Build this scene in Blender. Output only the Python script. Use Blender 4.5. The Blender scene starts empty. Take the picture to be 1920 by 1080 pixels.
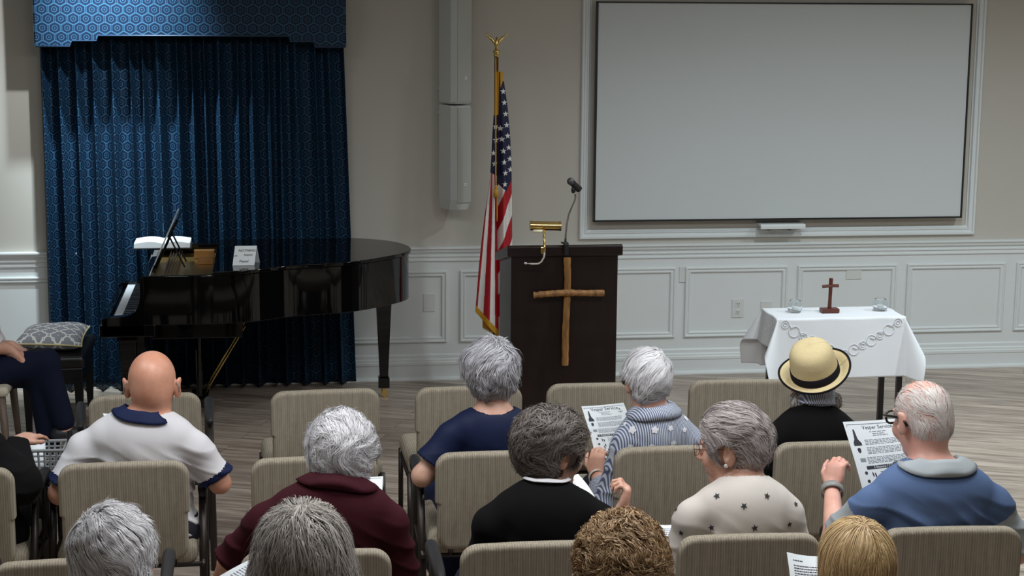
import bpy, math, random, time
import numpy as np
from mathutils import Vector, Matrix
random.seed(4); rng = np.random.default_rng(11)
sc = bpy.context.scene
COL = sc.collection
T0 = time.time()
# ------------------------------------------------------------------ camera
FPX = 3270.8
CR = np.array([0.9905782, -0.1367085, 0.0080940])
CU = np.array([0.0162076, 0.1757164, 0.9843074])
CF = np.array([0.1359855, 0.9749023, -0.1762765])
CC = np.array([0.0, 0.0, 2.5563])
cd = bpy.data.cameras.new('camera'); cam = bpy.data.objects.new('camera', cd); COL.objects.link(cam)
cd.sensor_width = 36.0; cd.lens = 36.0 * FPX / 1920.0; cd.clip_start = 0.05
cam.matrix_world = Matrix(((CR[0], CU[0], -CF[0], CC[0]), (CR[1], CU[1], -CF[1], CC[1]), (CR[2], CU[2], -CF[2], CC[2]), (0, 0, 0, 1)))
sc.camera = cam
WY = 10.896                                   # the back wall
def at(px, py, Y):
    "point of the photograph at distance Y from the camera wall"
    d = CF + CR * (px - 960) / FPX - CU * (py - 540) / FPX
    return CC + d * (Y / d[1])
def az(px, py, Z):
    d = CF + CR * (px - 960) / FPX - CU * (py - 540) / FPX
    return CC + d * ((Z - CC[2]) / d[2])
# ------------------------------------------------------------------ world, view, lights
sc.view_settings.view_transform = 'Standard'; sc.view_settings.look = 'None'
sc.view_settings.exposure = 0.0; sc.view_settings.gamma = 1.0; sc.view_settings.use_curve_mapping = False
w = bpy.data.worlds.new('room_light'); sc.world = w; w.use_nodes = True
w.node_tree.nodes['Background'].inputs[0].default_value = (0.80, 0.88, 1.0, 1)
w.node_tree.nodes['Background'].inputs[1].default_value = 0.08
def spot(loc, target, power, size=100, blend=0.8, col=(1, .95, .88), rad=.06):
    l = bpy.data.lights.new('downlight', 'SPOT'); l.energy = power; l.spot_size = math.radians(size); l.spot_blend = blend
    l.color = col; l.shadow_soft_size = rad
    o = bpy.data.objects.new('downlight', l); COL.objects.link(o); o.location = loc
    o.rotation_euler = (Vector(target) - Vector(loc)).to_track_quat('-Z', 'Y').to_euler(); return o
def area(loc, target, power, sx, sy, col=(1, 1, 1)):
    l = bpy.data.lights.new('unseen_area_light', 'AREA'); l.energy = power; l.shape = 'RECTANGLE'; l.size = sx; l.size_y = sy; l.color = col
    o = bpy.data.objects.new('unseen_area_light', l); COL.objects.link(o); o.location = loc
    o.rotation_euler = (Vector(target) - Vector(loc)).to_track_quat('-Z', 'Y').to_euler(); return o
CEIL = 3.35
COOL = (0.84, 0.95, 1.0); WARM = (1.0, 0.93, 0.84)
spot((3.3, 8.3, CEIL - .03), (3.3, 8.5, 0), 205, 150, 1.0, COOL, .10)
spot((5.3, 8.1, CEIL - .03), (5.3, 8.3, 0), 300, 150, 1.0, COOL, .10)
area((2.3, 5.5, CEIL - .03), (2.3, 5.5, 0), 50, 1.2, .9, (0.93, 0.98, 1.0))
area((0.1, 5.5, CEIL - .03), (0.1, 5.5, 0), 44, 1.2, .9, (0.97, 0.98, 1.0))
area((1.2, 3.8, CEIL - .03), (1.2, 3.8, 0), 24, 1.4, .8, (0.95, 0.98, 1.0))  # added fill light to brighten the nearest row; stands for no known fixture
area((-1.6, 6.2, CEIL - .03), (-1.6, 6.2, 0), 24, 1.0, .9, COOL)
spot((-0.2, 8.6, CEIL - .03), (0.1, 9.3, 0), 14, 110, .7, WARM)
spot((2.2, 9.2, CEIL - .03), (2.2, 9.2, 0), 22, 115, .7, COOL)
spot((-0.4, 9.4, CEIL - .03), (-2.0, 10.9, 1.0), 150, 60, .6, (0.92, 0.97, 1.0), .04)
spot((-0.96, 10.15, CEIL - .03), (-0.90, 10.63, 2.45), 560, 60, 1.0, (0.74, 0.92, 1.0), .04)
# ------------------------------------------------------------------ helpers
def tag(o, label=None, cat=None, group=None, kind=None):
    if label: o['label'] = label
    if cat: o['category'] = cat
    if group: o['group'] = group
    if kind: o['kind'] = kind
    return o
def empty(name, loc=(0, 0, 0), rz=0, label=None, cat=None, group=None):
    o = bpy.data.objects.new(name, None); COL.objects.link(o); o.location = loc; o.rotation_euler = (0, 0, rz); o.empty_display_size = .05
    return tag(o, label, cat, group)
def srgb(r, g, b):
    f = lambda c: (c / 255 / 12.92) if c / 255 <= .04045 else ((c / 255 + .055) / 1.055) ** 2.4
    return (f(r), f(g), f(b))
class NT:
    def __init__(s, name):
        s.m = bpy.data.materials.new(name); s.m.use_nodes = True; s.t = s.m.node_tree; s.N = s.t.nodes; s.b = s.N['Principled BSDF']
    def n(s, typ, **kw):
        x = s.N.new(typ)
        for k, v in kw.items():
            if k == 'op': x.operation = v
            elif k == 'inp':
                for i, val in v.items():
                    if isinstance(val, bpy.types.NodeSocket): s.t.links.new(val, x.inputs[i])
                    else: x.inputs[i].default_value = val
            else: setattr(x, k, v)
        return x
    def math(s, op, a, b=0.0, c=0.0):
        return s.n('ShaderNodeMath', op=op, inp={0: a, 1: b, 2: c}).outputs[0]
    def link(s, a, b): s.t.links.new(a, b)
    def mix(s, f, a, b):
        x = s.n('ShaderNodeMix', data_type='RGBA'); 
        for i, v in ((0, f), (6, a), (7, b)):
            if isinstance(v, bpy.types.NodeSocket): s.t.links.new(v, x.inputs[i])
            else: x.inputs[i].default_value = v if i == 0 else (*v[:3], 1)
        return x.outputs[2]
    def coord(s, which='Object', scale=(1, 1, 1), rot=(0, 0, 0)):
        tc = s.n('ShaderNodeTexCoord'); mp = s.n('ShaderNodeMapping'); s.link(tc.outputs[which], mp.inputs[0])
        mp.inputs['Scale'].default_value = scale; mp.inputs['Rotation'].default_value = rot; return mp.outputs[0]
    def noise(s, vec, scale=5, detail=3, rough=.5):
        x = s.n('ShaderNodeTexNoise'); s.link(vec, x.inputs['Vector']); x.inputs['Scale'].default_value = scale; x.inputs['Detail'].default_value = detail
        x.inputs['Roughness'].default_value = rough; return x.outputs[0]
    def ramp(s, f, lo, hi, a=0.0, b=1.0):
        x = s.n('ShaderNodeMapRange', inp={0: f, 1: lo, 2: hi, 3: a, 4: b}); return x.outputs[0]
    def bump(s, h, strength=.3, dist=.002):
        x = s.n('ShaderNodeBump', inp={'Strength': strength, 'Distance': dist, 'Height': h}); s.link(x.outputs[0], s.b.inputs['Normal'])
def simple(name, col, rough=.5, metal=0, noise=.06, scale=30, spec=.5, bump=0, coat=0, bdist=.001):
    k = NT(name); b = k.b
    v = k.coord(); f = k.noise(v, scale, 4)
    c2 = tuple(min(1, c * (1 - noise * 3)) for c in col); c1 = tuple(min(1, c * (1 + noise)) for c in col)
    k.link(k.mix(f, c2, c1), b.inputs['Base Color']); b.inputs['Roughness'].default_value = rough; b.inputs['Metallic'].default_value = metal
    b.inputs['Specular IOR Level'].default_value = spec; b.inputs['Coat Weight'].default_value = coat
    if bump: k.bump(k.noise(v, scale * 8, 3), bump, bdist)
    return k.m
class MB:
    def __init__(s): s.v = []; s.f = []; s.mi = []; s.uv = None
    def add(s, vs, fs, mi=0):
        o = len(s.v); s.v += [tuple(map(float, p)) for p in vs]; s.f += [tuple(i + o for i in f) for f in fs]; s.mi += [mi] * len(fs); return s
    def box(s, c, d, mi=0, rot=None):
        c = np.array(c, float); h = np.array(d, float) / 2
        vs = np.array([(x, y, z) for x in (-1, 1) for y in (-1, 1) for z in (-1, 1)]) * h
        if rot is not None: vs = vs @ np.array(rot).T
        return s.add(vs + c, [(0, 1, 3, 2), (4, 6, 7, 5), (0, 4, 5, 1), (2, 3, 7, 6), (0, 2, 6, 4), (1, 5, 7, 3)], mi)
    def tube(s, pts, r, n=10, mi=0, cap=True, flat=1.0):
        pts = [np.array(p, float) for p in pts]; m = len(pts); rs = r if hasattr(r, '__len__') else [r] * m
        rings = []; up = None
        for i in range(m):
            t = pts[min(i + 1, m - 1)] - pts[max(i - 1, 0)]; t = t / (np.linalg.norm(t) + 1e-9)
            if up is None: up = np.array([0, 0, 1.]) if abs(t[2]) < .9 else np.array([1., 0, 0])
            a = np.cross(t, up); a /= np.linalg.norm(a) + 1e-9; b = np.cross(a, t); up = b
            rings.append([pts[i] + rs[i] * (math.cos(2 * math.pi * k / n) * a + flat * math.sin(2 * math.pi * k / n) * b) for k in range(n)])
        vs = [p for R in rings for p in R]
        fs = [(i * n + k, i * n + (k + 1) % n, (i + 1) * n + (k + 1) % n, (i + 1) * n + k) for i in range(m - 1) for k in range(n)]
        if cap: fs += [tuple(range(n))[::-1], tuple((m - 1) * n + k for k in range(n))]
        return s.add(vs, fs, mi)
    def lathe(s, prof, c=(0, 0, 0), n=32, mi=0, sx=1, sy=1, rot=None):
        vs = []; m = len(prof)
        for r, z in prof:
            for k in range(n): vs.append((r * sx * math.cos(2 * math.pi * k / n), r * sy * math.sin(2 * math.pi * k / n), z))
        vs = np.array(vs)
        if rot is not None: vs = vs @ np.array(rot).T
        fs = [(i * n + k, i * n + (k + 1) % n, (i + 1) * n + (k + 1) % n, (i + 1) * n + k) for i in range(m - 1) for k in range(n)]
        if prof[0][0] > 1e-4: fs.append(tuple(range(n))[::-1])
        if prof[-1][0] > 1e-4: fs.append(tuple((m - 1) * n + k for k in range(n)))
        return s.add(vs + np.array(c), fs, mi)
    def prism(s, poly, a, b, axis='z', mi=0):
        "poly of 2d points extruded from a to b along axis"
        def P(u, v, w): return {'z': (u, v, w), 'y': (u, w, v), 'x': (w, u, v)}[axis]
        n = len(poly); vs = [P(u, v, a) for u, v in poly] + [P(u, v, b) for u, v in poly]
        fs = [tuple(range(n))[::-1], tuple(range(n, 2 * n))] + [(k, (k + 1) % n, n + (k + 1) % n, n + k) for k in range(n)]
        return s.add(vs, fs, mi)
    def grid(s, P, mi=0, thick=None):
        P = np.asarray(P, float); a, b = P.shape[:2]
        s.add(P.reshape(-1, 3), [(i * b + j, i * b + j + 1, (i + 1) * b + j + 1, (i + 1) * b + j) for i in range(a - 1) for j in range(b - 1)], mi); return s
    def sweep(s, prof, path, closed=False, mi=0):
        "profile (out, up) swept on a polyline of points in the wall plane (mitred). out = -y from wall"
        pts = [np.array(p, float) for p in path]; m = len(pts); rings = []
        for i in range(m):
            if closed: a = pts[i] - pts[i - 1]; b = pts[(i + 1) % m] - pts[i]
            else: a = pts[i] - pts[max(i - 1, 0)]; b = pts[min(i + 1, m - 1)] - pts[i]
            if np.linalg.norm(a) < 1e-9: a = b
            if np.linalg.norm(b) < 1e-9: b = a
            a = a / np.linalg.norm(a); b = b / np.linalg.norm(b)
            na = np.array([-a[2], 0, a[0]]); nb = np.array([-b[2], 0, b[0]]); mm = na + nb; mm /= max(1e-6, (mm @ na))
            rings.append([pts[i] + np.array([0, -o, 0]) + mm * u for o, u in prof])
        n = len(prof); vs = [p for R in rings for p in R]; L = m if closed else m - 1
        fs = [(i * n + k, ((i + 1) % m) * n + k, ((i + 1) % m) * n + k + 1, i * n + k + 1) for i in range(L) for k in range(n - 1)]
        return s.add(vs, fs, mi)
    def build(s, name, mats, parent=None, smooth=False, bevel=0, off=None, solid=0, seg=2, angle=None, subsurf=0):
        me = bpy.data.meshes.new(name); v = np.array(s.v, float)
        if off is not None: v = v - np.array(off, float)
        me.from_pydata([tuple(p) for p in v], [], s.f)
        if not isinstance(mats, (list, tuple)): mats = [mats]
        for m in mats: me.materials.append(m)
        me.polygons.foreach_set('material_index', s.mi)
        if s.uv is not None:
            ul = me.uv_layers.new(name='UVMap'); li = np.empty(len(me.loops), int); me.loops.foreach_get('vertex_index', li)
            ul.data.foreach_set('uv', np.array(s.uv, float)[li].ravel())
        if smooth: me.polygons.foreach_set('use_smooth', [True] * len(me.polygons))
        me.update(); o = bpy.data.objects.new(name, me); COL.objects.link(o)
        if parent is not None: o.parent = parent
        if smooth and angle: me.set_sharp_from_angle(angle=math.radians(angle))
        if solid: md = o.modifiers.new('s', 'SOLIDIFY'); md.thickness = solid; md.offset = 0
        if bevel: md = o.modifiers.new('b', 'BEVEL'); md.width = bevel; md.segments = seg; md.limit_method = 'ANGLE'; md.angle_limit = math.radians(40); md.harden_normals = False
        if subsurf: md = o.modifiers.new('u', 'SUBSURF'); md.levels = subsurf; md.render_levels = subsurf
        return o
def join_into(o, mb, mats, off=(0, 0, 0)):
    "add a printed or stitched pattern to the mesh of its own part"
    import bmesh
    me = o.data; n0 = len(me.materials)
    for m in mats: me.materials.append(m)
    bm = bmesh.new(); bm.from_mesh(me); vs = [bm.verts.new(Vector(v) + Vector(off)) for v in mb.v]
    for f, mi in zip(mb.f, mb.mi):
        try: fc = bm.faces.new([vs[i] for i in f]); fc.material_index = n0 + mi; fc.smooth = False
        except ValueError: pass
    bm.to_mesh(me); bm.free(); return o
def copy_tree(o, parent=None):
    c = o.copy(); COL.objects.link(c); c.parent = parent
    for ch in list(o.children): copy_tree(ch, c)
    return c
def rotz(a): c, s = math.cos(a), math.sin(a); return np.array([[c, -s, 0], [s, c, 0], [0, 0, 1.]])
def rotx(a): c, s = math.cos(a), math.sin(a); return np.array([[1., 0, 0], [0, c, -s], [0, s, c]])
def roty(a): c, s = math.cos(a), math.sin(a); return np.array([[c, 0, s], [0, 1., 0], [-s, 0, c]])
# ------------------------------------------------------------------ implicit surfaces
def smin(a, b, k):
    h = np.maximum(k - np.abs(a - b), 0) / k if k > 0 else 0
    return np.minimum(a, b) - (h * h * k * .25 if k > 0 else 0)
class Field:
    def __init__(s): s.p = []
    def _a(s, fn, lo, hi, k, sub): s.p.append((fn, np.array(lo, float), np.array(hi, float), k, sub)); return s
    def ell(s, c, r, R=None, k=.02, sub=False):
        c = np.array(c, float); r = np.array(r, float); R = None if R is None else np.array(R)
        def fn(P):
            q = P - c
            if R is not None: q = q @ R
            k0 = np.sqrt(((q / r) ** 2).sum(-1)); k1 = np.sqrt(((q / r ** 2) ** 2).sum(-1)) + 1e-9
            return k0 * (k0 - 1) / k1
        m = r.max() if R is not None else r
        return s._a(fn, c - m, c + m, k, sub)
    def cap(s, a, b, ra, rb=None, k=.02, sub=False):
        a = np.array(a, float); b = np.array(b, float); rb = ra if rb is None else rb
        ab = b - a; L = ab @ ab + 1e-12
        def fn(P):
            q = P - a; t = np.clip((q @ ab) / L, 0, 1); return np.sqrt(((q - t[..., None] * ab) ** 2).sum(-1)) - (ra + (rb - ra) * t)
        m = max(ra, rb); return s._a(fn, np.minimum(a, b) - m, np.maximum(a, b) + m, k, sub)
    def box(s, c, h, r=.01, R=None, k=.01, sub=False):
        c = np.array(c, float); h = np.array(h, float); R = None if R is None else np.array(R)
        def fn(P):
            q = P - c
            if R is not None: q = q @ R
            d = np.abs(q) - (h - r); return np.sqrt((np.maximum(d, 0) ** 2).sum(-1)) + np.minimum(d.max(-1), 0) - r
        m = np.linalg.norm(h) if R is not None else h
        return s._a(fn, c - m, c + m, k, sub)
    def plane(s, p, n, k=.0):
        "cut away what lies on the +n side"
        p = np.array(p, float); n = np.array(n, float); n = n / np.linalg.norm(n)
        return s._a(lambda P: -((P - p) @ n), [-9] * 3, [9] * 3, k, True)
    def disp(s, fn):
        s.p.append((fn, None, None, 0, 'disp')); return s
    def __call__(s, P):
        F = np.full(P.shape[:-1], 1.0)
        for fn, lo, hi, k, sub in s.p:
            if sub == 'disp': F = F + fn(P)
            elif sub: F = -smin(-F, fn(P), k)
            else: F = smin(F, fn(P), k)
        return F
    def mesh(s, lo, hi, h):
        lo = np.array(lo, float); hi = np.array(hi, float); n = np.ceil((hi - lo) / h).astype(int) + 1
        ax = [lo[i] + h * np.arange(n[i]) for i in range(3)]
        F = np.full(n, 1.0, np.float32)
        for fn, a, b, k, sub in s.p:
            if sub == 'disp':
                I = np.nonzero(np.abs(F) < .06); P = np.stack([ax[i][I[i]] for i in range(3)], -1); F[I] += fn(P); continue
            pad = k + 3 * h
            i0 = np.clip(np.floor((a - pad - lo) / h).astype(int), 0, n); i1 = np.clip(np.ceil((b + pad - lo) / h).astype(int) + 1, 0, n)
            if (i1 <= i0).any(): continue
            sl = tuple(slice(i0[i], i1[i]) for i in range(3))
            P = np.stack(np.meshgrid(*[ax[i][sl[i]] for i in range(3)], indexing='ij'), -1)
            V = fn(P).astype(np.float32)
            F[sl] = -smin(-F[sl], V, k) if sub else smin(F[sl], V, k)
        F[0] = F[-1] = 1; F[:, 0] = F[:, -1] = 1; F[:, :, 0] = F[:, :, -1] = 1
        return snet(F, lo, h)
def snet(F, lo, h):
    S = F < 0; n = np.array(F.shape) - 1
    C = np.zeros(n, np.int8)
    for dx in (0, 1):
        for dy in (0, 1):
            for dz in (0, 1): C += S[dx:dx + n[0], dy:dy + n[1], dz:dz + n[2]]
    act = np.nonzero((C > 0) & (C < 8)); idx = np.full(n, -1, np.int64); N = len(act[0]); idx[act] = np.arange(N)
    A = np.stack(act, -1); acc = np.zeros((N, 3)); cnt = np.zeros(N)
    for ax_ in range(3):
        o1, o2 = [i for i in range(3) if i != ax_]
        for u in (0, 1):
            for v in (0, 1):
                p = A.copy(); p[:, o1] += u; p[:, o2] += v; q = p.copy(); q[:, ax_] += 1
                f0 = F[tuple(p.T)]; f1 = F[tuple(q.T)]; m = (f0 < 0) != (f1 < 0)
                t = f0[m] / (f0[m] - f1[m]); x = p[m].astype(float); x[:, ax_] += t; acc[m] += x; cnt[m] += 1
    V = lo + h * acc / cnt[:, None]
    Q = []
    for ax_ in range(3):
        o1, o2 = [(1, 2), (2, 0), (0, 1)][ax_]
        a = [slice(None)] * 3; b = [slice(None)] * 3; a[ax_] = slice(0, -1); b[ax_] = slice(1, None)
        for o in (o1, o2): a[o] = slice(1, -1); b[o] = slice(1, -1)
        s0 = S[tuple(a)]; s1 = S[tuple(b)]; E = np.nonzero(s0 != s1); P = np.stack(E, -1); P[:, o1] += 1; P[:, o2] += 1
        fl = s0[E]
        def cell(d1, d2):
            q = P.copy(); q[:, o1] -= d1; q[:, o2] -= d2; return idx[tuple(q.T)]
        q = np.stack([cell(1, 1), cell(0, 1), cell(0, 0), cell(1, 0)], -1); q[~fl] = q[~fl][:, ::-1]; Q.append(q)
    return V, np.concatenate(Q)
def np_mesh(name, V, Q, mats, parent=None, mi=None, smooth=True):
    me = bpy.data.meshes.new(name); me.vertices.add(len(V)); me.vertices.foreach_set('co', np.asarray(V, np.float32).ravel())
    nv = Q.shape[1]; me.loops.add(len(Q) * nv); me.loops.foreach_set('vertex_index', Q.ravel().astype(np.int32))
    me.polygons.add(len(Q)); me.polygons.foreach_set('loop_start', np.arange(0, len(Q) * nv, nv, dtype=np.int32)); me.polygons.foreach_set('loop_total', np.full(len(Q), nv, np.int32))
    if not isinstance(mats, (list, tuple)): mats = [mats]
    for m in mats: me.materials.append(m)
    if mi is not None: me.polygons.foreach_set('material_index', np.asarray(mi, np.int32))
    me.polygons.foreach_set('use_smooth', np.full(len(Q), smooth)); me.update(calc_edges=True); me.validate()
    o = bpy.data.objects.new(name, me); COL.objects.link(o)
    if parent is not None: o.parent = parent
    return o
def grad(f, P, e=.002):
    g = np.stack([f(P + np.eye(3)[i] * e) - f(P - np.eye(3)[i] * e) for i in range(3)], -1); return g / (np.linalg.norm(g, axis=-1, keepdims=True) + 1e-9)
def text_polys(body, size=1.0, shear=0, bold=0):
    cu = bpy.data.curves.new('t', 'FONT'); cu.body = body; cu.size = size; cu.shear = shear; cu.align_x = 'CENTER'; cu.resolution_u = 2; cu.offset = bold
    o = bpy.data.objects.new('t', cu); COL.objects.link(o); dg = bpy.context.evaluated_depsgraph_get(); dg.update()
    me = o.evaluated_get(dg).to_mesh(); v = [tuple(p.co) for p in me.vertices]; f = [tuple(p.vertices) for p in me.polygons]
    o.evaluated_get(dg).to_mesh_clear(); bpy.data.objects.remove(o); bpy.data.curves.remove(cu); return v, f
# ------------------------------------------------------------------ room materials
M = {}
def wall_mat():
    k = NT('wall_paint'); v = k.coord(); f = k.noise(v, 1.2, 3); k.link(k.mix(f, srgb(190, 185, 176), srgb(198, 193, 184)), k.b.inputs['Base Color'])
    k.b.inputs['Roughness'].default_value = .85; k.b.inputs['Specular IOR Level'].default_value = .2; k.bump(k.noise(v, 260, 3), .1, .0006); return k.m
M['wall'] = wall_mat()
M['white'] = simple('white_trim_paint', srgb(222, 226, 226), .42, noise=.01, scale=3)
M['ceil'] = simple('ceiling_paint', srgb(215, 213, 208), .9, noise=.01, scale=3)
def floor_mat():
    k = NT('grey_wood_planks'); v = k.coord('Object', rot=(0, 0, math.radians(21)))
    br = k.n('ShaderNodeTexBrick', inp={'Vector': v, 'Scale': 1.0, 'Mortar Size': .0012, 'Brick Width': 1.2, 'Row Height': .15, 'Color1': (0, 0, 0, 1), 'Color2': (1, 1, 1, 1), 'Mortar': (.5, .5, .5, 1)})
    br.offset = .37
    mp = k.n('ShaderNodeMapping'); k.link(v, mp.inputs[0]); mp.inputs['Scale'].default_value = (1.4, 16, 1)
    ad = k.n('ShaderNodeVectorMath', op='ADD', inp={0: mp.outputs[0]}); sc_ = k.n('ShaderNodeVectorMath', op='SCALE'); k.link(br.outputs['Color'], sc_.inputs[0]); sc_.inputs['Scale'].default_value = 7; k.link(sc_.outputs[0], ad.inputs[1])
    g = k.noise(ad.outputs[0], 1.6, 6, .62)
    mp2 = k.n('ShaderNodeMapping'); k.link(v, mp2.inputs[0]); mp2.inputs['Scale'].default_value = (.6, 30, 1)
    g2 = k.noise(mp2.outputs[0], 2.4, 3, .6)
    c = k.mix(k.ramp(g, .34, .66), srgb(132, 118, 106), srgb(196, 180, 166))
    c = k.mix(k.ramp(g2, .62, .78, 0, .75), c, srgb(98, 88, 78))
    bw = k.n('ShaderNodeSeparateColor', inp={0: br.outputs['Color']}).outputs[0]
    hs = k.n('ShaderNodeHueSaturation'); k.link(c, hs.inputs['Color']); k.link(k.ramp(bw, 0, 1, .84, 1.1), hs.inputs['Value'])
    k.link(k.mix(br.outputs['Fac'], hs.outputs[0], srgb(70, 62, 55)), k.b.inputs['Base Color'])
    k.b.inputs['Roughness'].default_value = .38; k.b.inputs['Specular IOR Level'].default_value = .4; k.bump(g, .12, .001); return k.m
M['floor'] = floor_mat()
def struct(name, mb, m, **kw): return tag(mb.build(name, m, **kw), kind='structure')
X0, X1 = -3.2, 6.6
struct('floor', MB().box(((X0 + X1) / 2, 4.4, -.05), (X1 - X0, 13.2, .1)), M['floor'])
struct('ceiling', MB().box(((X0 + X1) / 2, 4.4, CEIL + .05), (X1 - X0, 13.2, .1)), M['ceil'])
struct('wall_back', MB().box(((X0 + X1) / 2, WY + .05, CEIL / 2), (X1 - X0, .1, CEIL)), M['wall'])
struct('wall_left', MB().box((X0 - .05, 4.4, CEIL / 2), (.1, 13.2, CEIL)), M['wall'])
struct('wall_right', MB().box((X1 + .05, 4.4, CEIL / 2), (.1, 13.2, CEIL)), M['wall'])
struct('wall_front', MB().box(((X0 + X1) / 2, -2.25, CEIL / 2), (X1 - X0, .1, CEIL)), M['wall'])
RZ = .862
# wainscot sheet, chair rail, baseboard
struct('trim_1', MB().box(((X0 + X1) / 2, WY - .004, RZ / 2 - .01), (X1 - X0, .008, RZ - .02)), M['white'])
rail = [(0, .0), (.034, .0), (.040, -.004), (.040, -.012), (.030, -.020), (.027, -.034), (.016, -.040), (.013, -.052), (.020, -.056), (.020, -.064), (.012, -.070), (.012, -.080), (.018, -.084), (.018, -.092), (.006, -.098), (0, -.098)]
m = MB(); m.prism([(WY - o, RZ + u) for o, u in rail], X0, X1, 'x'); struct('trim_2', m, M['white'])
base = [(0, .168), (.012, .168), (.016, .160), (.016, .140), (.024, .132), (.024, .122), (.030, .116), (.030, .100), (.026, .094), (.026, .022), (.040, .018), (.044, .008), (.044, 0), (0, 0)]
m = MB(); m.prism([(WY - o, u) for o, u in base], X0, X1, 'x'); struct('baseboard_back', m, M['white'])
# picture-frame mouldings in the wainscot
mould = [(0, 0), (.012, 0), (.016, -.004), (.016, -.010), (.009, -.016), (.008, -.022), (.013, -.026), (.012, -.032), (.004, -.038), (0, -.038)]
def zz(px, py): return at(px, py, WY)
zt = .7125; zb = .2475
zt = float(np.mean([zz(1380, 500)[2], zz(1790, 493)[2], zz(780, 507)[2]])); zb = float(np.mean([zz(1380, 631)[2], zz(1790, 619)[2], zz(780, 642)[2]]))
xs = []
for a, b in [(862, None), (None, 1265), (1283, 1474), (1493, 1678), (1697, 1880), (1901, None)]:
    xs.append((None if a is None else zz(a, 560)[0], None if b is None else zz(b, 560)[0]))
pw = xs[2][1] - xs[2][0]
panels = [(xs[0][0], xs[0][0] + pw * .9), (xs[1][1] - pw * .95, xs[1][1]), xs[2], xs[3], xs[4], (xs[5][0], xs[5][0] + pw),
          (zz(838, 560)[0] - pw * 1.02, zz(838, 560)[0]), (-1.15, -.06), (-2.35, -1.24)]
n_ = 3
for a, b in panels:
    m = MB().sweep(mould, [(a, WY - .008, zb), (a, WY - .008, zt), (b, WY - .008, zt), (b, WY - .008, zb)], closed=True)
    struct('trim_%d' % n_, m, M['white']); n_ += 1
# big moulding round the projection screen
fr = [(0, 0), (.020, 0), (.026, -.005), (.026, -.016), (.016, -.022), (.014, -.034), (.020, -.038), (.020, -.046), (.008, -.052), (.006, -.060), (0, -.060)]
xl = zz(1089, 200)[0]; xr = zz(1838, 200)[0]; zb2 = float(np.mean([zz(1090, 446)[2], zz(1823, 441)[2]])); zb2 = max(zb2, RZ + .012)
m = MB().sweep(fr, [(xl, WY, zb2), (xl, WY, 2.55), (xr, WY, 2.55), (xr, WY, zb2)], closed=True); struct('trim_%d' % n_, m, M['white'])
# ------------------------------------------------------------------ projection screen
M['screen'] = simple('matte_screen', srgb(205, 209, 210), .8, noise=.006, scale=2, spec=.2)
M['black'] = simple('black_plastic', (.012, .012, .013), .45)
M['satin_black'] = simple('satin_black', (.006, .006, .007), .3)
a = at(1113, 417, WY - .08); b = at(1826, 7, WY - .08); sx0, sx1, sz0, sz1 = at(1117, 200, WY - .08)[0], at(1815, 200, WY - .08)[0], (a[2] + at(1803, 408, WY - .08)[2]) / 2, b[2]
e = empty('projection_screen', ((sx0 + sx1) / 2, WY, sz0), 0, 'large blank matte white projection screen with thin black edge on the wall', 'projection screen')
cx, cz, wx, wz = 0, (sz1 - sz0) / 2, sx1 - sx0, sz1 - sz0
m = MB().box((0, -.055, cz), (wx - .02, .03, wz - .02)); m.build('screen_surface', M['screen'], e)
m = MB()
for s_ in (-1, 1):
    m.box((s_ * (wx / 2 - .004), -.056, cz), (.008, .044, wz)); m.box((0, -.056, cz + s_ * (wz / 2 - .004)), (wx, .044, .008))
m.box((0, -.018, cz), (wx * .7, .036, wz * .7))
m.build('frame', M['black'], e)
# small white ledge under the screen
p = at(1463, 421, WY - .05); e = empty('wall_ledge', (p[0], WY, p[2]), 0, 'small white ledge on two grey brackets just under the blank screen', 'shelf')
m = MB().prism([(-.006, .010), (-.11, .010), (-.12, .0), (-.12, -.02), (-.105, -.02), (-.10, -.006), (-.006, -.006)], -.148, .148, 'x'); m.build('ledge', M['white'], e, bevel=.001)
for sx in (-.075, .065): MB().box((sx, -.03, -.022), (.014, .06, .032)).build('bracket', simple('grey_bracket', (.2, .2, .2), .5), e)
# wall plates
M['plate'] = simple('white_plate', srgb(214, 216, 214), .35, noise=.01)
def plate(pts, name, label, cat, inner=None):
    A = at(pts[0], pts[1], WY - .012); B = at(pts[2], pts[3], WY - .012); c = (A + B) / 2; w_, h_ = B[0] - A[0], A[2] - B[2]
    e = empty(name, (c[0], WY, c[2]), 0, label, cat)
    MB().box((0, -.011, 0), (w_, .006, h_)).build('plate', M['plate'], e, bevel=.0015)
    if inner == 'outlet':
        for s_ in (-1, 1):
            f = MB().box((0, -.0145, s_ * h_ * .22), (w_ * .46, .003, h_ * .3)).build('socket', M['plate'], e, bevel=.001)
            MB().box((-.007, -.0165, s_ * h_ * .22 + .004), (.003, .002, .011)).box((.007, -.0165, s_ * h_ * .22 + .004), (.003, .002, .009)).box((0, -.0165, s_ * h_ * .22 - .009), (.004, .002, .005)).build('slot', M['black'], f)
    elif inner == 'screw':
        MB().lathe([(.003, -.0015), (.003, .0015)], (0, -.0145, h_ * .35), 10, rot=rotx(math.pi / 2)).build('screw', M['plate'], e)
plate((1373, 561, 1394, 595), 'wall_outlet', 'white double power outlet in the wainscot left of the small table', 'outlet', 'outlet')
plate((1427, 565, 1447, 584), 'wall_plate', 'small square white plate just right of the double power outlet', 'wall plate', 'screw')
plate((1587, 504, 1615, 523), 'wall_plate', 'wide low white cover plate high in the panel above the standing cross', 'wall plate', 'screw')
plate((1274, 500, 1290, 529), 'wall_plate', 'narrow white plate across a panel moulding right of the lectern', 'wall plate', 'screw')
plate((794, 551, 816, 584), 'wall_plate', 'tall blank white plate in the wainscot panel beside the piano leg', 'wall plate', 'screw')
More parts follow.
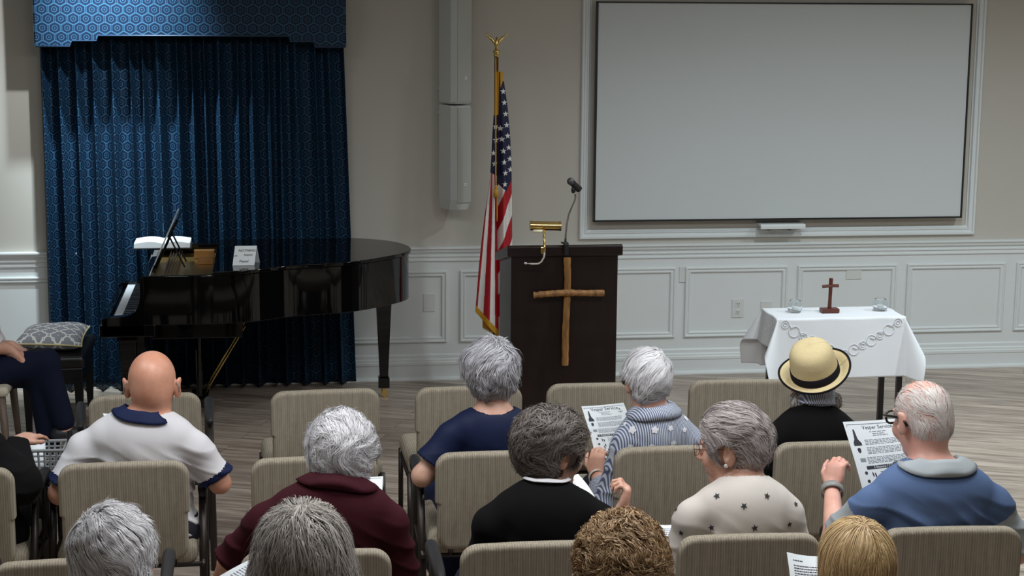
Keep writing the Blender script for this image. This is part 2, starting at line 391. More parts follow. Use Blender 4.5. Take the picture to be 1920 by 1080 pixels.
# ------------------------------------------------------------------ loudspeaker column
M['spk'] = simple('white_speaker', srgb(200, 203, 200), .5, noise=.01)
M['spk2'] = simple('speaker_grille', srgb(182, 184, 178), .65, noise=.02, scale=300, bump=.3)
def speaker(p0, z0, z1, label, taper, logo):
    e = empty('wall_speaker', (p0[0], p0[1], z0), math.radians(27), label, 'speaker', None)
    w_, d_, H = .150, .17, z1 - z0
    tp = .03 if taper else 0
    f = Field(); 
    m = MB()
    zs = [0, tp * 2.2, H - .012, H] if taper else [0, .012, H - .02, H]
    rings = []
    for i, z in enumerate(zs):
        ins = [.018, 0, 0, .01][i] if taper else [.01, 0, 0, .01][i]
        rings.append([(-w_ / 2 + ins * .5, 0, z), (-w_ / 2 + ins * .3, -d_ + .035 + ins, z), (-w_ / 2 + .022 + ins, -d_ + ins, z), (w_ / 2 - .022 - ins, -d_ + ins, z), (w_ / 2 - ins * .3, -d_ + .035 + ins, z), (w_ / 2 - ins * .5, 0, z)])
    n = 6; vs = [q for r in rings for q in r]; fs = [(i * n + k, i * n + (k + 1) % n, (i + 1) * n + (k + 1) % n, (i + 1) * n + k) for i in range(3) for k in range(n)]
    fs += [tuple(range(n))[::-1], tuple(range(3 * n, 4 * n))]
    m.add(vs, fs).build('cabinet', M['spk'], e, bevel=.004)
    g = MB().box((0, -d_ - .002, H / 2 + tp * .6), (w_ - .05, .006, H - .03 - tp)); g.build('grille', M['spk2'], e, bevel=.002)
    lg = MB().box((.01, -d_ - .006, logo - z0), (.017, .003, .017)).build('emblem', simple('emblem_white', srgb(240, 240, 236), .4), e, bevel=.001)
    MB().box((.01, -d_ - .0078, logo - z0), (.007, .0012, .005)).build('emblem_mark', simple('emblem_grey', srgb(120, 120, 118), .4), lg)
    return e
zA = at(857, 393, WY - .2)[2]; zB = at(857, 196, WY - .2)[2]; px_ = at(853, 300, WY - .12)
base_p = (px_[0] - .035, WY - .09)
speaker(base_p, zA, zB - .004, 'lower white wall loudspeaker ending just above the wainscot rail', True, at(862, 347, WY - .27)[2])
speaker(base_p, zB + .006, 3.0, 'upper white wall loudspeaker running up out of view', False, at(871, 147, WY - .27)[2])
p = at(826, 188, WY - .05)
e = empty('speaker_bracket', (p[0], WY, p[2]), 0, 'grey C shaped wall bracket left of the loudspeaker joint', 'bracket')
MB().box((.01, -.03, 0), (.03, .05, .17)).box((-.008, -.05, .075), (.03, .012, .02)).box((-.008, -.05, -.075), (.03, .012, .02)).build('bracket_plate', M['spk'], e, bevel=.002)
MB().box((.07, -.05, 0), (.10, .03, .05)).build('bracket_arm', M['spk'], e, bevel=.002)
# ------------------------------------------------------------------ curtains and valance
def fabric_mat(name, ca, cb, cc, cell=.072):
    k = NT(name); tc = k.n('ShaderNodeTexCoord'); sp = k.n('ShaderNodeSeparateXYZ', inp={0: tc.outputs['UV']}); u, v = sp.outputs[0], sp.outputs[1]
    def lat(ox, oy):
        a_ = cell; b_ = cell * 1.5
        x = k.math('SUBTRACT', k.math('FRACT', k.math('ADD', k.math('DIVIDE', u, a_), ox)), .5); y = k.math('MULTIPLY', k.math('SUBTRACT', k.math('FRACT', k.math('ADD', k.math('DIVIDE', v, b_), oy)), .5), 1.5)
        return x, y
    def dist(x, y): return k.math('SQRT', k.math('ADD', k.math('MULTIPLY', x, x), k.math('MULTIPLY', y, y)))
    def hexd(x, y):
        ax, ay = k.math('ABSOLUTE', x), k.math('ABSOLUTE', y); return k.math('MAXIMUM', ax, k.math('ADD', k.math('MULTIPLY', ax, .5), k.math('MULTIPLY', ay, .9)))
    x1, y1 = lat(0, 0); x2, y2 = lat(.5, .5)
    d = k.math('MINIMUM', dist(x1, y1), dist(x2, y2)); hx = k.math('MINIMUM', hexd(x1, y1), hexd(x2, y2))
    ring = k.math('COMPARE', d, .21, .026); dot = k.math('LESS_THAN', d, .055); hl = k.math('COMPARE', hx, .37, .018); hl2 = k.math('COMPARE', hx, .44, .026)
    f = k.math('MINIMUM', k.math('ADD', k.math('ADD', ring, dot), hl2), 1.0)
    we = k.noise(tc.outputs['UV'], 900, 2); c0 = k.mix(we, ca, cb)
    k.link(k.mix(f, c0, cc), k.b.inputs['Base Color']); k.b.inputs['Roughness'].default_value = .55
    k.b.inputs['Specular IOR Level'].default_value = .22
    return k.m
M['curtain'] = fabric_mat('blue_lattice_fabric', (.0022, .0095, .028), (.0035, .014, .040), (.026, .086, .152))
def curtain(xa, xb, seed, label, nf, lean=0.0):
    r = random.Random(seed); nu, nv = 520, 46; zt_, zb_ = 2.20, .012
    ph = [0.0]
    for i in range(nf): ph.append(ph[-1] + r.uniform(.7, 1.35))
    ph = [p_ / ph[-1] for p_ in ph]; amp = [r.uniform(.65, 1.2) for _ in ph]; ang = [r.uniform(-.012, .012) for _ in ph]
    us = np.linspace(0, 1, nu); P = np.zeros((nv, nu, 3)); phase = np.interp(us, ph, np.arange(nf + 1)); am = np.interp(us, ph, amp)
    for j in range(nv):
        t = j / (nv - 1); z = zt_ + (zb_ - zt_) * t
        sharp = 1 - .55 * min(1, t * 3)
        s_ = np.sin(2 * np.pi * phase + .5 * np.sin(3 * t + seed)); s2 = np.sin(4 * np.pi * phase + 1.3 + t)
        A = .044 + .008 * min(1, t * 1.6)
        rg = ((1 + s_) / 2) ** 1.9; y = -A * am * (2 * rg - .8 + .16 * s2)
        x = xa + (xb - xa) * us + np.interp(us, ph, ang) * t * 1.5 + .010 * np.cos(2 * np.pi * phase) * (1 - sharp * .3) + lean * t * us ** 3
        P[j, :, 0] = x; P[j, :, 1] = y; P[j, :, 2] = z
    e_x = (xa + xb) / 2; m = MB(); Q = P.copy(); Q[..., 0] -= e_x; m.grid(Q)
    du = np.sqrt((np.diff(P[nv // 2], axis=0) ** 2).sum(-1)); U = np.concatenate([[0], np.cumsum(du)])
    m.uv = np.stack([np.tile(U, (nv, 1)), P[..., 2]], -1).reshape(-1, 2)
    o = m.build('curtain', M['curtain'], None, smooth=True, solid=.002); o.location = (e_x, WY - .090, 0); tag(o, label, 'curtain'); return o
cxa, cxm, cxb = at(80, 300, WY - .1)[0], at(383, 300, WY - .1)[0], at(643, 300, WY - .1)[0]
curtain(cxa, cxm + .004, 3, 'left blue patterned curtain panel, brighter folds, behind the piano keyboard', 10)
curtain(cxm - .004, cxb, 8, 'right blue patterned curtain panel in shade above the long piano lid', 9, .07)
VY = WY - .27
def vp(px, py): q = at(px, py, VY); return (q[0], q[2])
zo, zm, zi = np.mean([vp(90, 83)[1], vp(620, 92)[1]]), np.mean([vp(150, 74)[1], vp(565, 80)[1]]), np.mean([vp(190, 63)[1], vp(535, 71)[1]])
x_ = [vp(67, 83)[0], vp(131, 83)[0], vp(135, 74)[0], vp(181, 74)[0], vp(184, 63)[0], vp(541, 70)[0], vp(544, 80)[0], vp(588, 80)[0], vp(591, 92)[0], vp(647, 92)[0]]
prof = [(x_[0], zo), (x_[1], zo), (x_[2], zm), (x_[3], zm), (x_[4], zi), (x_[5], zi), (x_[6], zm), (x_[7], zm), (x_[8], zo), (x_[9], zo)]
vx = (x_[0] + x_[9]) / 2
e = empty('window_valance', (vx, WY, zo), 0, 'blue patterned upholstered window cornice with stepped lower edge, spotlit at left', 'valance')
top = 2.75; m = MB(); P = []
poly = [(x - vx, z - zo) for x, z in prof]
vs = [(x, -.27, z) for x, z in poly] + [(x, -.27, top - zo) for x, z in poly]; n = 10
m.add(vs, [(k, k + 1, n + k + 1, n + k) for k in range(n - 1)])
xl_, xr_ = poly[0][0], poly[-1][0]
m.add([(xl_, -.27, 0), (xl_, -.003, 0), (xl_, -.003, top - zo), (xl_, -.27, top - zo)], [(0, 3, 2, 1)]); m.add([(xr_, -.27, 0), (xr_, -.003, 0), (xr_, -.003, top - zo), (xr_, -.27, top - zo)], [(0, 1, 2, 3)])
m.add([(xl_, -.27, top - zo), (xr_, -.27, top - zo), (xr_, -.003, top - zo), (xl_, -.003, top - zo)], [(0, 1, 2, 3)])
m.uv = [((v[0] if v[1] < -.26 else v[0] + v[1] + .27), v[2]) for v in m.v]
m.build('cornice_board', M['curtain'], e, solid=.016)
M['piping'] = simple('dark_piping', (.010, .03, .07), .5)
MB().tube([(x, -.278, z) for x, z in poly], .0045, 8).build('piping', M['piping'], e, smooth=True)
MB().tube([(xl_ + .05, -.13, top - zo - .52), (xr_ - .05, -.13, top - zo - .52)], .012, 10).build('curtain_rod', M['satin_black'], e, smooth=True)
# ------------------------------------------------------------------ flag on its pole
M['brass'] = simple('polished_brass', (.80, .56, .20), .18, 1.0, noise=.02)
M['gold_cloth'] = simple('gold_fringe', srgb(214, 158, 40), .6, noise=.15, scale=160)
M['flag_blue'] = simple('flag_navy', srgb(22, 26, 62), .6, noise=.04)
M['flag_red'] = simple('flag_red', srgb(176, 22, 36), .6, noise=.05)
M['flag_white'] = simple('flag_white', srgb(226, 222, 218), .6, noise=.03)
FY = 10.38
base = at(934, 100, FY); bx = base[0] - .01
e = empty('flag_on_pole', (bx, FY, 0), 0, 'american flag furled on an eagle topped pole left behind the lectern', 'flag')
O = np.array([bx, FY, 0]); zt_ = at(934, 104, FY)[2]
MB().lathe([(.13, 0), (.13, .02), (.10, .04), (.04, .06), (.022, .10), (.0, .10)], n=32).build('pole_base', M['brass'], e, smooth=True, angle=40)
MB().tube([(0, 0, .08), (0, 0, zt_)], .0125, 12).build('pole', simple('dark_wood_pole', srgb(90, 48, 24), .4), e, smooth=True)
m = MB().lathe([(0, -.01), (.016, -.008), (.018, 0), (.014, .008), (.02, .016), (.02, .028), (.010, .034), (0, .036)], (0, 0, zt_), 16)
f = m.build('finial', M['brass'], e, smooth=True)
z0 = zt_ + .035
F = Field().ell((0, -.004, z0 + .03), (.013, .016, .032), k=.01).ell((0, -.012, z0 + .066), (.008, .011, .010), k=.01).cap((0, -.02, z0 + .066), (0, -.03, z0 + .060), .004, .002, k=.004).cap((0, .004, z0 + .005), (0, .016, z0 - .012), .009, .006, k=.01)
for s_ in (-1, 1):
    F.cap((s_ * .008, 0, z0 + .038), (s_ * .034, .002, z0 + .066), .009, .008, k=.008)
    F.cap((s_ * .034, .002, z0 + .066), (s_ * .066, .004, z0 + .094), .008, .0035, k=.006)
V, Q = F.mesh((-.085, -.05, z0 - .03), (.085, .04, z0 + .11), .0028); np_mesh('eagle', V, Q, M['brass'], f)
def star_in(dx, dy, R):
    th = np.arctan2(dx, dy); r = np.hypot(dx, dy); a = np.mod(th + np.pi / 5, 2 * np.pi / 5) - np.pi / 5; a = np.abs(a)
    ri = R * .40; # edge from outer (R at a=0) to inner (ri at a=36deg)
    x1, y1, x2, y2 = R, 0, ri * math.cos(math.pi / 5), ri * math.sin(math.pi / 5)
    X, Y = r * np.cos(a), r * np.sin(a)
    return ((x2 - x1) * (Y - y1) - (y2 - y1) * (X - x1)) > 0
ys_ = np.linspace(134, 634, 760)
Lx = np.interp(ys_, [120, 160, 200, 250, 300, 330, 360, 400, 450, 500, 570, 640], [927, 927, 926, 922.5, 920, 918, 914, 908, 902, 897, 891.5, 886])
Rx = np.interp(ys_, [120, 145, 170, 200, 250, 300, 340, 400, 500, 640], [941, 943, 947, 951, 955.5, 958, 958.5, 959, 960, 963])
Mx = np.interp(ys_, [120, 350, 640], [932, 931, 935])
uu = np.linspace(0, 1, 190); P = np.zeros((len(ys_), len(uu), 3)); PX = np.zeros((len(ys_), len(uu)))
for i, y in enumerate(ys_):
    um = .46; x = np.where(uu < um, Lx[i] + (Mx[i] - Lx[i]) * uu / um, Mx[i] + (Rx[i] - Mx[i]) * (uu - um) / (1 - um)); PX[i] = x
    A = at(900, y, FY); B = at(960, y, FY); X = A[0] + (B[0] - A[0]) * (x - 900) / 60; Z = A[2] + (B[2] - A[2]) * (x - 900) / 60
    t = (y - 134) / 500; amp = .012 + .045 * t
    lob = np.where(uu < um, np.sin(np.pi * uu / um) ** .8, np.sin(np.pi * np.clip((uu - um) / (1 - um), 0, 1)) ** .8)
    yy = FY - .014 - amp * lob - .012 * np.sin(uu * 19 + t * 3) * min(1, t * 2)
    P[i, :, 0] = X; P[i, :, 1] = yy; P[i, :, 2] = Z
V = P.reshape(-1, 3) - O; a_, b_ = P.shape[:2]
I, J = np.meshgrid(np.arange(a_ - 1), np.arange(b_ - 1), indexing='ij'); q0 = (I * b_ + J).ravel()
Q = np.stack([q0, q0 + b_, q0 + b_ + 1, q0 + 1], -1)
fx = (PX[:-1, :-1] + PX[1:, 1:]).ravel() / 2; fy = np.repeat((ys_[:-1] + ys_[1:]) / 2, b_ - 1)
left = fx < np.interp(fy, ys_, Mx)
th = (fx - 925) / np.maximum(fy - 230, 1)
redL = (np.floor((th + .120) / .031).astype(int) % 2) == 0
cc_ = fy + 2.7 * (fx - 930); redR = np.mod(cc_ - 395, 84) < 44
mi = np.where(np.where(left, redL, redR), 1, 2)
blue = np.where(left, fy < 326 + (fx - 925) * .5, fy < 346 + (fx - 935) * .9 - np.maximum(fx - 948, 0) * 3.0)
mi[blue] = 0
for sx, sy in [(942, 148), (942.5, 171), (944.5, 192), (947, 213), (949, 234), (951, 254), (939.5, 260), (942, 282), (953, 276), (943.5, 303), (955, 297), (928, 237), (924, 286), (945, 344), (946, 323), (956, 317), (926.5, 306), (937, 240), (929, 262)]:
    mi[star_in(fx - sx, -(fy - sy), 6.0) & blue] = 2
mi[(fy < 215) & (fx < 933.5 + (215 - fy) * .02)] = 3
mi[(fy < 165) & (fx > 937) & (fx < 947) & (fy < 120 + 2.6 * (947 - fx) + 18)] = 3
hem = 572 + (fx - 892) * 1.1; keep = np.where(left, fy < hem + 13, fy < 632); mi[left & (fy > hem)] = 3
o = np_mesh('flag_cloth', V, Q[keep], [M['flag_blue'], M['flag_red'], M['flag_white'], M['gold_cloth']], e, mi[keep])
md = o.modifiers.new('s', 'SOLIDIFY'); md.thickness = .0015
def fp(px, py, dy=-.055): q = at(px, py, FY + dy); return q - O
m = MB()
for k in range(26):
    x = 905 + k * .9; q = fp(x, 592 + k * .5, -.005); m.tube([q, q + np.array([.001, 0, -.075 + .006 * math.sin(k * 2.1)])], .0022, 5)
m.build('fringe', M['gold_cloth'], e, smooth=True)
pts = [fp(929.5, y, -.03 - .04 * min(1, (y - 110) / 200)) for y in range(108, 352, 12)]
c_ = MB().tube(pts, .004, 8).tube([fp(932, y, -.05) for y in range(365, 425, 10)], .004, 8).build('cord', M['gold_cloth'], e, smooth=True)
q = fp(930, 350, -.075); MB().lathe([(0, .01), (.009, .006), (.009, -.004), (.006, -.008), (.013, -.02), (.016, -.062), (0, -.064)], q, 14).build('tassel', M['gold_cloth'], c_, smooth=True)
# ------------------------------------------------------------------ lectern and what it carries
def darkwood():
    k = NT('dark_mahogany'); v = k.coord('Object', (1, 1, .12)); g = k.noise(v, 26, 5, .6)
    k.link(k.mix(g, srgb(14, 8, 8), srgb(36, 18, 17)), k.b.inputs['Base Color']); k.b.inputs['Roughness'].default_value = .34; k.b.inputs['Coat Weight'].default_value = .1; return k.m
M['dwood'] = darkwood()
LY = 8.9; lx0, lx1 = at(959, 600, LY)[0], at(1158, 600, LY)[0]; tz = at(1060, 480, LY)[2]; tz1 = at(1060, 462, LY)[2]
lc = (lx0 + lx1) / 2; e = empty('lectern', (lc, LY + .24, 0), 0, 'dark wooden lectern with a stick cross on its front', 'lectern')
w_ = lx1 - lx0; D_ = .46
m = MB(); m.prism([(-.22, .10), (.24, .10), (.24, tz - .10), (-.22, tz)], -w_ / 2, w_ / 2, 'x'); m.build('body', M['dwood'], e, bevel=.004)
MB().prism([(-.20, 0), (.22, 0), (.22, .10), (-.20, .10)], -w_ / 2 + .02, w_ / 2 - .02, 'x').build('plinth', M['dwood'], e, bevel=.003)
wt = at(1168, 470, LY)[0] - at(952, 470, LY)[0]
m = MB(); m.prism([(-.24, tz), (.27, tz - .10), (.27, tz - .055), (-.225, tz1 + .006), (-.24, tz1)], -wt / 2, wt / 2, 'x'); m.build('top', M['dwood'], e, bevel=.006, seg=3)
for s_ in (-1, 1):
    pass
for k_, (u, v) in enumerate([(-.1, 0)]): pass
# stick cross on the front
def stickwood(name, a, b):
    k = NT(name); v = k.coord('Object', (1, 1, .15)); g = k.noise(v, 40, 5, .65); k.link(k.mix(k.ramp(g, .3, .7), a, b), k.b.inputs['Base Color']); k.b.inputs['Roughness'].default_value = .6; k.bump(g, .4, .002); return k.m
M['stickv'] = stickwood('peeled_branch_wood', srgb(92, 58, 26), srgb(178, 128, 72))
def stick(pts, w, name, parent, off, ax):
    rr = random.Random(len(pts) + int(w * 1000)); path = []; ws = []
    for i in range(len(pts) - 1):
        for t in np.linspace(0, 1, 7, endpoint=(i == len(pts) - 2)):
            path.append(pts[i] * (1 - t) + pts[i + 1] * t); ws.append(w * (1 + rr.uniform(-.09, .09)))
    return MB().tube(path, ws, 12, flat=1).build(name, M['stickv'], parent, off=off, smooth=True, angle=50)
q = at(1062, 480, LY); cb = np.array([q[0], LY + .02 - .0, 0]); cy = LY + .02 - .026
def cp(px, py, d=0): r_ = at(px, py, LY + .0); return np.array([r_[0], cy + d, r_[2]])
e = empty('wooden_stick_cross', (cp(1062, 684)[0], cy, cp(1062, 684)[2]), 0, 'tall light brown branch wood cross fixed to the lectern front', 'cross')
off = np.array(e.location)
stick([cp(1063, 483), cp(1064, 520), cp(1063, 560), cp(1060, 620), cp(1059, 684)], .0185, 'upright', e, off, 0)
stick([cp(999, 552, -.018), cp(1030, 549, -.02), cp(1062, 547, -.022), cp(1100, 548, -.02), cp(1131, 548, -.018)], .0170, 'crossbar', e, off, 1)
# brass reading lamp
e0 = at(1018, 470, LY - .02); e = empty('reading_lamp', tuple(e0), 0, 'polished brass reading lamp clipped over the lectern top', 'lamp'); off = e0
def lp(px, py, d=0): return at(px, py, LY - .03 + d)
a, b = lp(995, 423, .08), lp(1050, 424, .08)
m = MB().tube([a, b], .0235, 20).tube([a + (-.003, 0, 0), a + (.006, 0, 0)], .0255, 20).tube([b - (.006, 0, 0), b + (.004, 0, 0)], .0255, 20)
m.build('lamp_shade', M['brass'], e, off=off, smooth=True, angle=40)
a, b = lp(1000, 433.5, .05), lp(1019, 433.5, .05)
MB().tube([a, b], .0085, 12).build('bulb', simple('frosted_bulb', srgb(250, 240, 205), .3), e, off=off, smooth=True)
MB().tube([lp(1020, 428, .06), lp(1020, 445, .0), lp(1021, 462, -.03), lp(1021, 473, -.035)], .006, 10).build('lamp_arm', M['brass'], e, off=off, smooth=True)
MB().box(lp(1016, 469, -.02), (.016, .024, .036)).build('clip', M['brass'], e, off=off, bevel=.004)
M['cordw'] = simple('white_cord', srgb(205, 200, 190), .5)
MB().tube([lp(1021, 473, -.035), lp(1020, 482, -.03), lp(1015, 491, -.028), lp(1009, 494.5, -.026), lp(1000, 495, -.024), lp(993, 494.5, -.022)], .0048, 8).tube([lp(993, 494.5, -.022), lp(988, 494, -.021)], .002, 6).tube([lp(987.5, 494, -.021), lp(983, 493, -.021)], .006, 8).build('lamp_cord', M['cordw'], e, off=off, smooth=True)
# gooseneck microphone
M['chrome'] = simple('chrome', (.62, .62, .62), .16, 1.0, noise=.02)
e0 = at(1060, 462, LY + .02); e = empty('microphone', tuple(e0), 0, 'black microphone on a chrome gooseneck rising from the lectern', 'microphone'); off = e0
def mp_(px, py, d=.02): return at(px, py, LY + d)
MB().tube([mp_(1060, 456), mp_(1061, 440), mp_(1063, 420), mp_(1067, 402), mp_(1073, 388), mp_(1077.5, 378), mp_(1079.5, 370), mp_(1079, 364), mp_(1076, 360)], .0062, 12).build('gooseneck', M['chrome'], e, off=off, smooth=True)
MB().box(mp_(1060, 456, .0), (.030, .04, .010)).tube([mp_(1052, 454, -.02), mp_(1060, 458, -.03), mp_(1064, 462, -.03)], .005, 8).box(mp_(1062, 468, -.036), (.022, .014, .06)).build('desk_clamp', M['black'], e, off=off, bevel=.002)
MB().tube([mp_(1076, 361), mp_(1074.5, 356), mp_(1077, 350)], .011, 12).build('swivel', M['black'], e, off=off, smooth=True)
a, b = mp_(1071, 341, .0), mp_(1086, 355, .03); d_ = (b - a)
MB().tube([a + d_ * .1, a + d_ * .5, b], [.0175, .0165, .0185], 16).build('microphone_body', M['black'], e, off=off, smooth=True, angle=50)
h = Field().ell(a - d_ * .06, (.020, .020, .020)); V, Q = h.mesh(a - .04, a + .04, .004); np_mesh('microphone_grille', V - off, Q, simple('mic_mesh', (.12, .12, .12), .45, .7, bump=.6), e)
# ------------------------------------------------------------------ side table with cloth, cross, candle glasses
TZ = .70
A = az(1419, 581, TZ); B = az(1465, 595, TZ); C_ = az(1700, 595, TZ); D = az(1662, 579, TZ)
tx0, tx1 = (A[0] + B[0]) / 2, (C_[0] + D[0]) / 2; ty0, ty1 = min(B[1], C_[1]), (A[1] + D[1]) / 2 + .04
tcx, tcy = (tx0 + tx1) / 2, (ty0 + ty1) / 2; tw, td = tx1 - tx0, ty1 - ty0
e = empty('side_table', (tcx, tcy, 0), 0, 'small black legged table under a white lace edged cloth', 'table')
MB().box((0, 0, TZ - .02), (tw - .01, td - .01, .024)).build('tabletop', M['satin_black'], e, bevel=.003)
for px, Y in ((1440, ty1 - .04), (1651, ty1 - .04), (1473, ty0 + .04), (1684, ty0 + .04)):
    x = at(px, 740, Y)[0] - tcx; MB().box((x, Y - tcy, (TZ - .03) / 2), (.030, .030, TZ - .03)).box((x, Y - tcy, .006), (.036, .036, .012)).build('leg', M['satin_black'], e, bevel=.002)
M['cloth'] = simple('white_table_linen', srgb(232, 234, 238), .8, noise=.012, scale=8)
# cloth: top plane plus hanging skirt whose corners drape as cones
def cloth():
    n = 150; m_ = 110; ox, oy = .180, .335          # overhang sideways / front-back
    nu, nv = 190, 130
    U = np.linspace(-tw / 2 - ox, tw / 2 + ox, nu); W = np.linspace(-td / 2 - oy, td / 2 + oy, nv)
    P = np.zeros((nv, nu, 3))
    for j, wv in enumerate(W):
        for i, u in enumerate(U):
            dx = max(abs(u) - tw / 2, 0); dy = max(abs(wv) - td / 2, 0); sx = 1 if u > 0 else -1; sy = 1 if wv > 0 else -1
            r = math.hypot(dx, dy); cx = min(abs(u), tw / 2) * sx; cy_ = min(abs(wv), td / 2) * sy
            if r < 1e-9: P[j, i] = (u, wv, 0); continue
            if dx > 0 and dy > 0:
                ang = math.atan2(dy, dx); L = r
                fl = math.sin(2 * ang); out = L * (.15 + .38 * fl ** 2); dn = math.sqrt(max(L * L - out * out, 0))
                # direction bulges along the diagonal
                P[j, i] = (cx + sx * out * math.cos(ang), cy_ + sy * out * math.sin(ang), -dn)
            elif dx > 0: 
                o_ = dx * .14 + .004 * math.sin(wv * 30); P[j, i] = (cx + sx * (o_ + .004), cy_ + .0, -math.sqrt(max(dx * dx - o_ * o_, 0)))
            else:
                o_ = dy * (.07 + .03 * math.sin(u * 7 + 1)) + .003 * math.sin(u * 21); P[j, i] = (cx, cy_ + sy * (o_ + .004), -math.sqrt(max(dy * dy - o_ * o_, 0)))
    return P, U, W
P, U, W = cloth(); P[..., 2] += .004
mb = MB().grid(P)
# lace motifs: rings and scrolls standing slightly proud of the cloth
def cloth_pt(u, wv):
    i = np.interp(u, U, np.arange(len(U))); j = np.interp(wv, W, np.arange(len(W))); i0, j0 = int(min(i, len(U) - 2)), int(min(j, len(W) - 2)); a, b = i - i0, j - j0
    return P[j0, i0] * (1 - a) * (1 - b) + P[j0, i0 + 1] * a * (1 - b) + P[j0 + 1, i0] * (1 - a) * b + P[j0 + 1, i0 + 1] * a * b
ct = mb.build('tablecloth', [M['cloth']], None, smooth=True, solid=.0016); ct.location = (tcx, tcy, TZ)
tag(ct, 'white linen cloth with embroidered scrolls draped over the small table', 'tablecloth')
M['lace'] = simple('lace_stitching', srgb(216, 218, 224), .9, noise=.02)
lm = MB()
def scroll(pts, r=.0015):
    path = [cloth_pt(u, w_) + np.array([0, -.0025 if w_ < -td / 2 else 0, .0025 if abs(w_) < td / 2 and abs(u) < tw / 2 else 0]) for u, w_ in pts]
    lm.tube(path, r, 6)
fr_ = -td / 2
def arcp(cu, cw, r, a0, a1, n=18): return [(cu + r * math.cos(a0 + (a1 - a0) * t / n), cw + r * math.sin(a0 + (a1 - a0) * t / n)) for t in range(n + 1)]
for s_ in (-1, 1):
    for k in range(7):
        t = k / 6; cu = s_ * (tw / 2 - .04 - t * tw * .42); cw = fr_ - .03 - .17 * t ** .8; r = .022 + .008 * (k % 2)
        scroll(arcp(cu, cw, r, 0, 5.6 + .3 * (k % 2))); 
        if k % 2 == 0: scroll(arcp(cu, cw, r * .45, 0, 6.28))
        scroll([(cu - s_ * r, cw), (cu - s_ * (r + .012), cw - .02), (cu - s_ * (r + .035), cw - .012)], .0028)
    for k in range(5):
        cu = s_ * (tw / 2 + .02 + .02 * k); cw = -td / 2 + .05 + .035 * k; scroll(arcp(cu, cw, .016, 0, 6.0))
join_into(ct, lm, [M['lace']])
# standing cross
M['redwood'] = simple('reddish_brown_wood', srgb(96, 46, 32), .4, noise=.12, scale=40)
q = az(1555, 585, TZ + .008); q = np.array([q[0], min(max(q[1], ty0 + .03), ty1 - .03), TZ + .008]); e = empty('standing_cross', tuple(q), 0, 'small reddish brown wooden cross on a square base on the white cloth', 'cross')
s = FPX / (q[1] / CF[1]) * 1.0; ppm = 1 / (at(1556, 560, q[1])[0] - at(1555, 560, q[1])[0])
MB().box((0, 0, .011), (32 / ppm, .06, .022)).build('base', M['redwood'], e, bevel=.002)
MB().tube([(0, 0, .02), (.001, 0, 25 / ppm), (.003, 0, 62 / ppm)], [.012, .0105, .0115], 8).build('upright', M['redwood'], e)
MB().tube([(-15 / ppm, 0, 47 / ppm), (.0, -.004, 48.5 / ppm), (15 / ppm, 0, 48 / ppm)], [.0095, .009, .0095], 8).build('crossbar', M['redwood'], e)
k = NT('clear_glass'); k.b.inputs['Transmission Weight'].default_value = 1; k.b.inputs['Roughness'].default_value = .03; k.b.inputs['IOR'].default_value = 1.16; k.b.inputs['Base Color'].default_value = (.95, .98, 1, 1); M['glass'] = k.m
M['wax'] = simple('white_wax', srgb(240, 240, 236), .5)
for px, lab in ((1490, 'clear glass candle holder on the left end of the small table'), (1650, 'clear glass candle holder on the right end of the small table')):
    q = az(px, 588, TZ + .008); q = np.array([q[0], (ty0 + ty1) / 2 + .02, TZ + .008]); q[0] = at(px, 584, q[1])[0]
    e = empty('candle_holder', tuple(q), 0, lab, 'candle holder', 'candle holders on the table')
    g = [(0, 0), (.030, 0), (.036, .006), (.043, .028), (.041, .044), (.032, .062), (.031, .066), (.0275, .066), (.0285, .061), (.037, .043), (.039, .028), (.032, .010), (0, .010)]
    MB().lathe(g, n=36).build('glass_cup', M['glass'], e, smooth=True)
    MB().lathe([(0, .0105), (.016, .0105), (.016, .030), (0, .029)], n=20).tube([(0, 0, .028), (.001, 0, .038)], .0012, 5).build('candle', M['wax'], e, smooth=True, angle=40)
# ------------------------------------------------------------------ piano
k = NT('piano_lacquer'); k.b.inputs['Base Color'].default_value = (.0022, .0022, .0026, 1); k.b.inputs['Roughness'].default_value = .045; k.b.inputs['Specular IOR Level'].default_value = .45
k.bump(k.noise(k.coord(), 3.0, 2), .015, .002); M['lac'] = k.m
PZ = .95; pe = empty('grand_piano', (-.05, 10.1, 0), 0, 'glossy black grand piano with closed lid in front of the curtain', 'piano'); PO = np.array([-.05, 10.1, 0])
YF, YB = 9.545, 10.72
def bez(p, n=14):
    out = []
    for i in range(len(p) - 1):
        p0, p1, p2, p3 = np.array(p[max(i - 1, 0)]), np.array(p[i]), np.array(p[i + 1]), np.array(p[min(i + 2, len(p) - 1)])
        for t in np.linspace(0, 1, n, endpoint=False): out.append(tuple(.5 * ((2 * p1) + (-p0 + p2) * t + (2 * p0 - 5 * p1 + 4 * p2 - p3) * t * t + (-p0 + 3 * p1 - 3 * p2 + p3) * t ** 3)))
    out.append(tuple(p[-1])); return out
curve = bez([(-.32, YF), (-.12, YF + .04), (.10, YF + .17), (.42, YF + .27), (.62, YF + .42), (.785, YF + .62), (.80, YF + .84), (.70, YF + 1.05), (.50, YB), (.30, YB)])
out_case = [(-.70, YF)] + curve + [(-.70, YB)]
def shrink(poly, d):
    c = np.mean(np.array(poly), 0); return [tuple(np.array(p) + (c - np.array(p)) / np.linalg.norm(c - np.array(p)) * d) for p in poly]
lidp = [(-.325, YF - .015)] + [(x + .012 * (x > 0), y - .012) for x, y in curve] + [(-.325, YB + .01)]
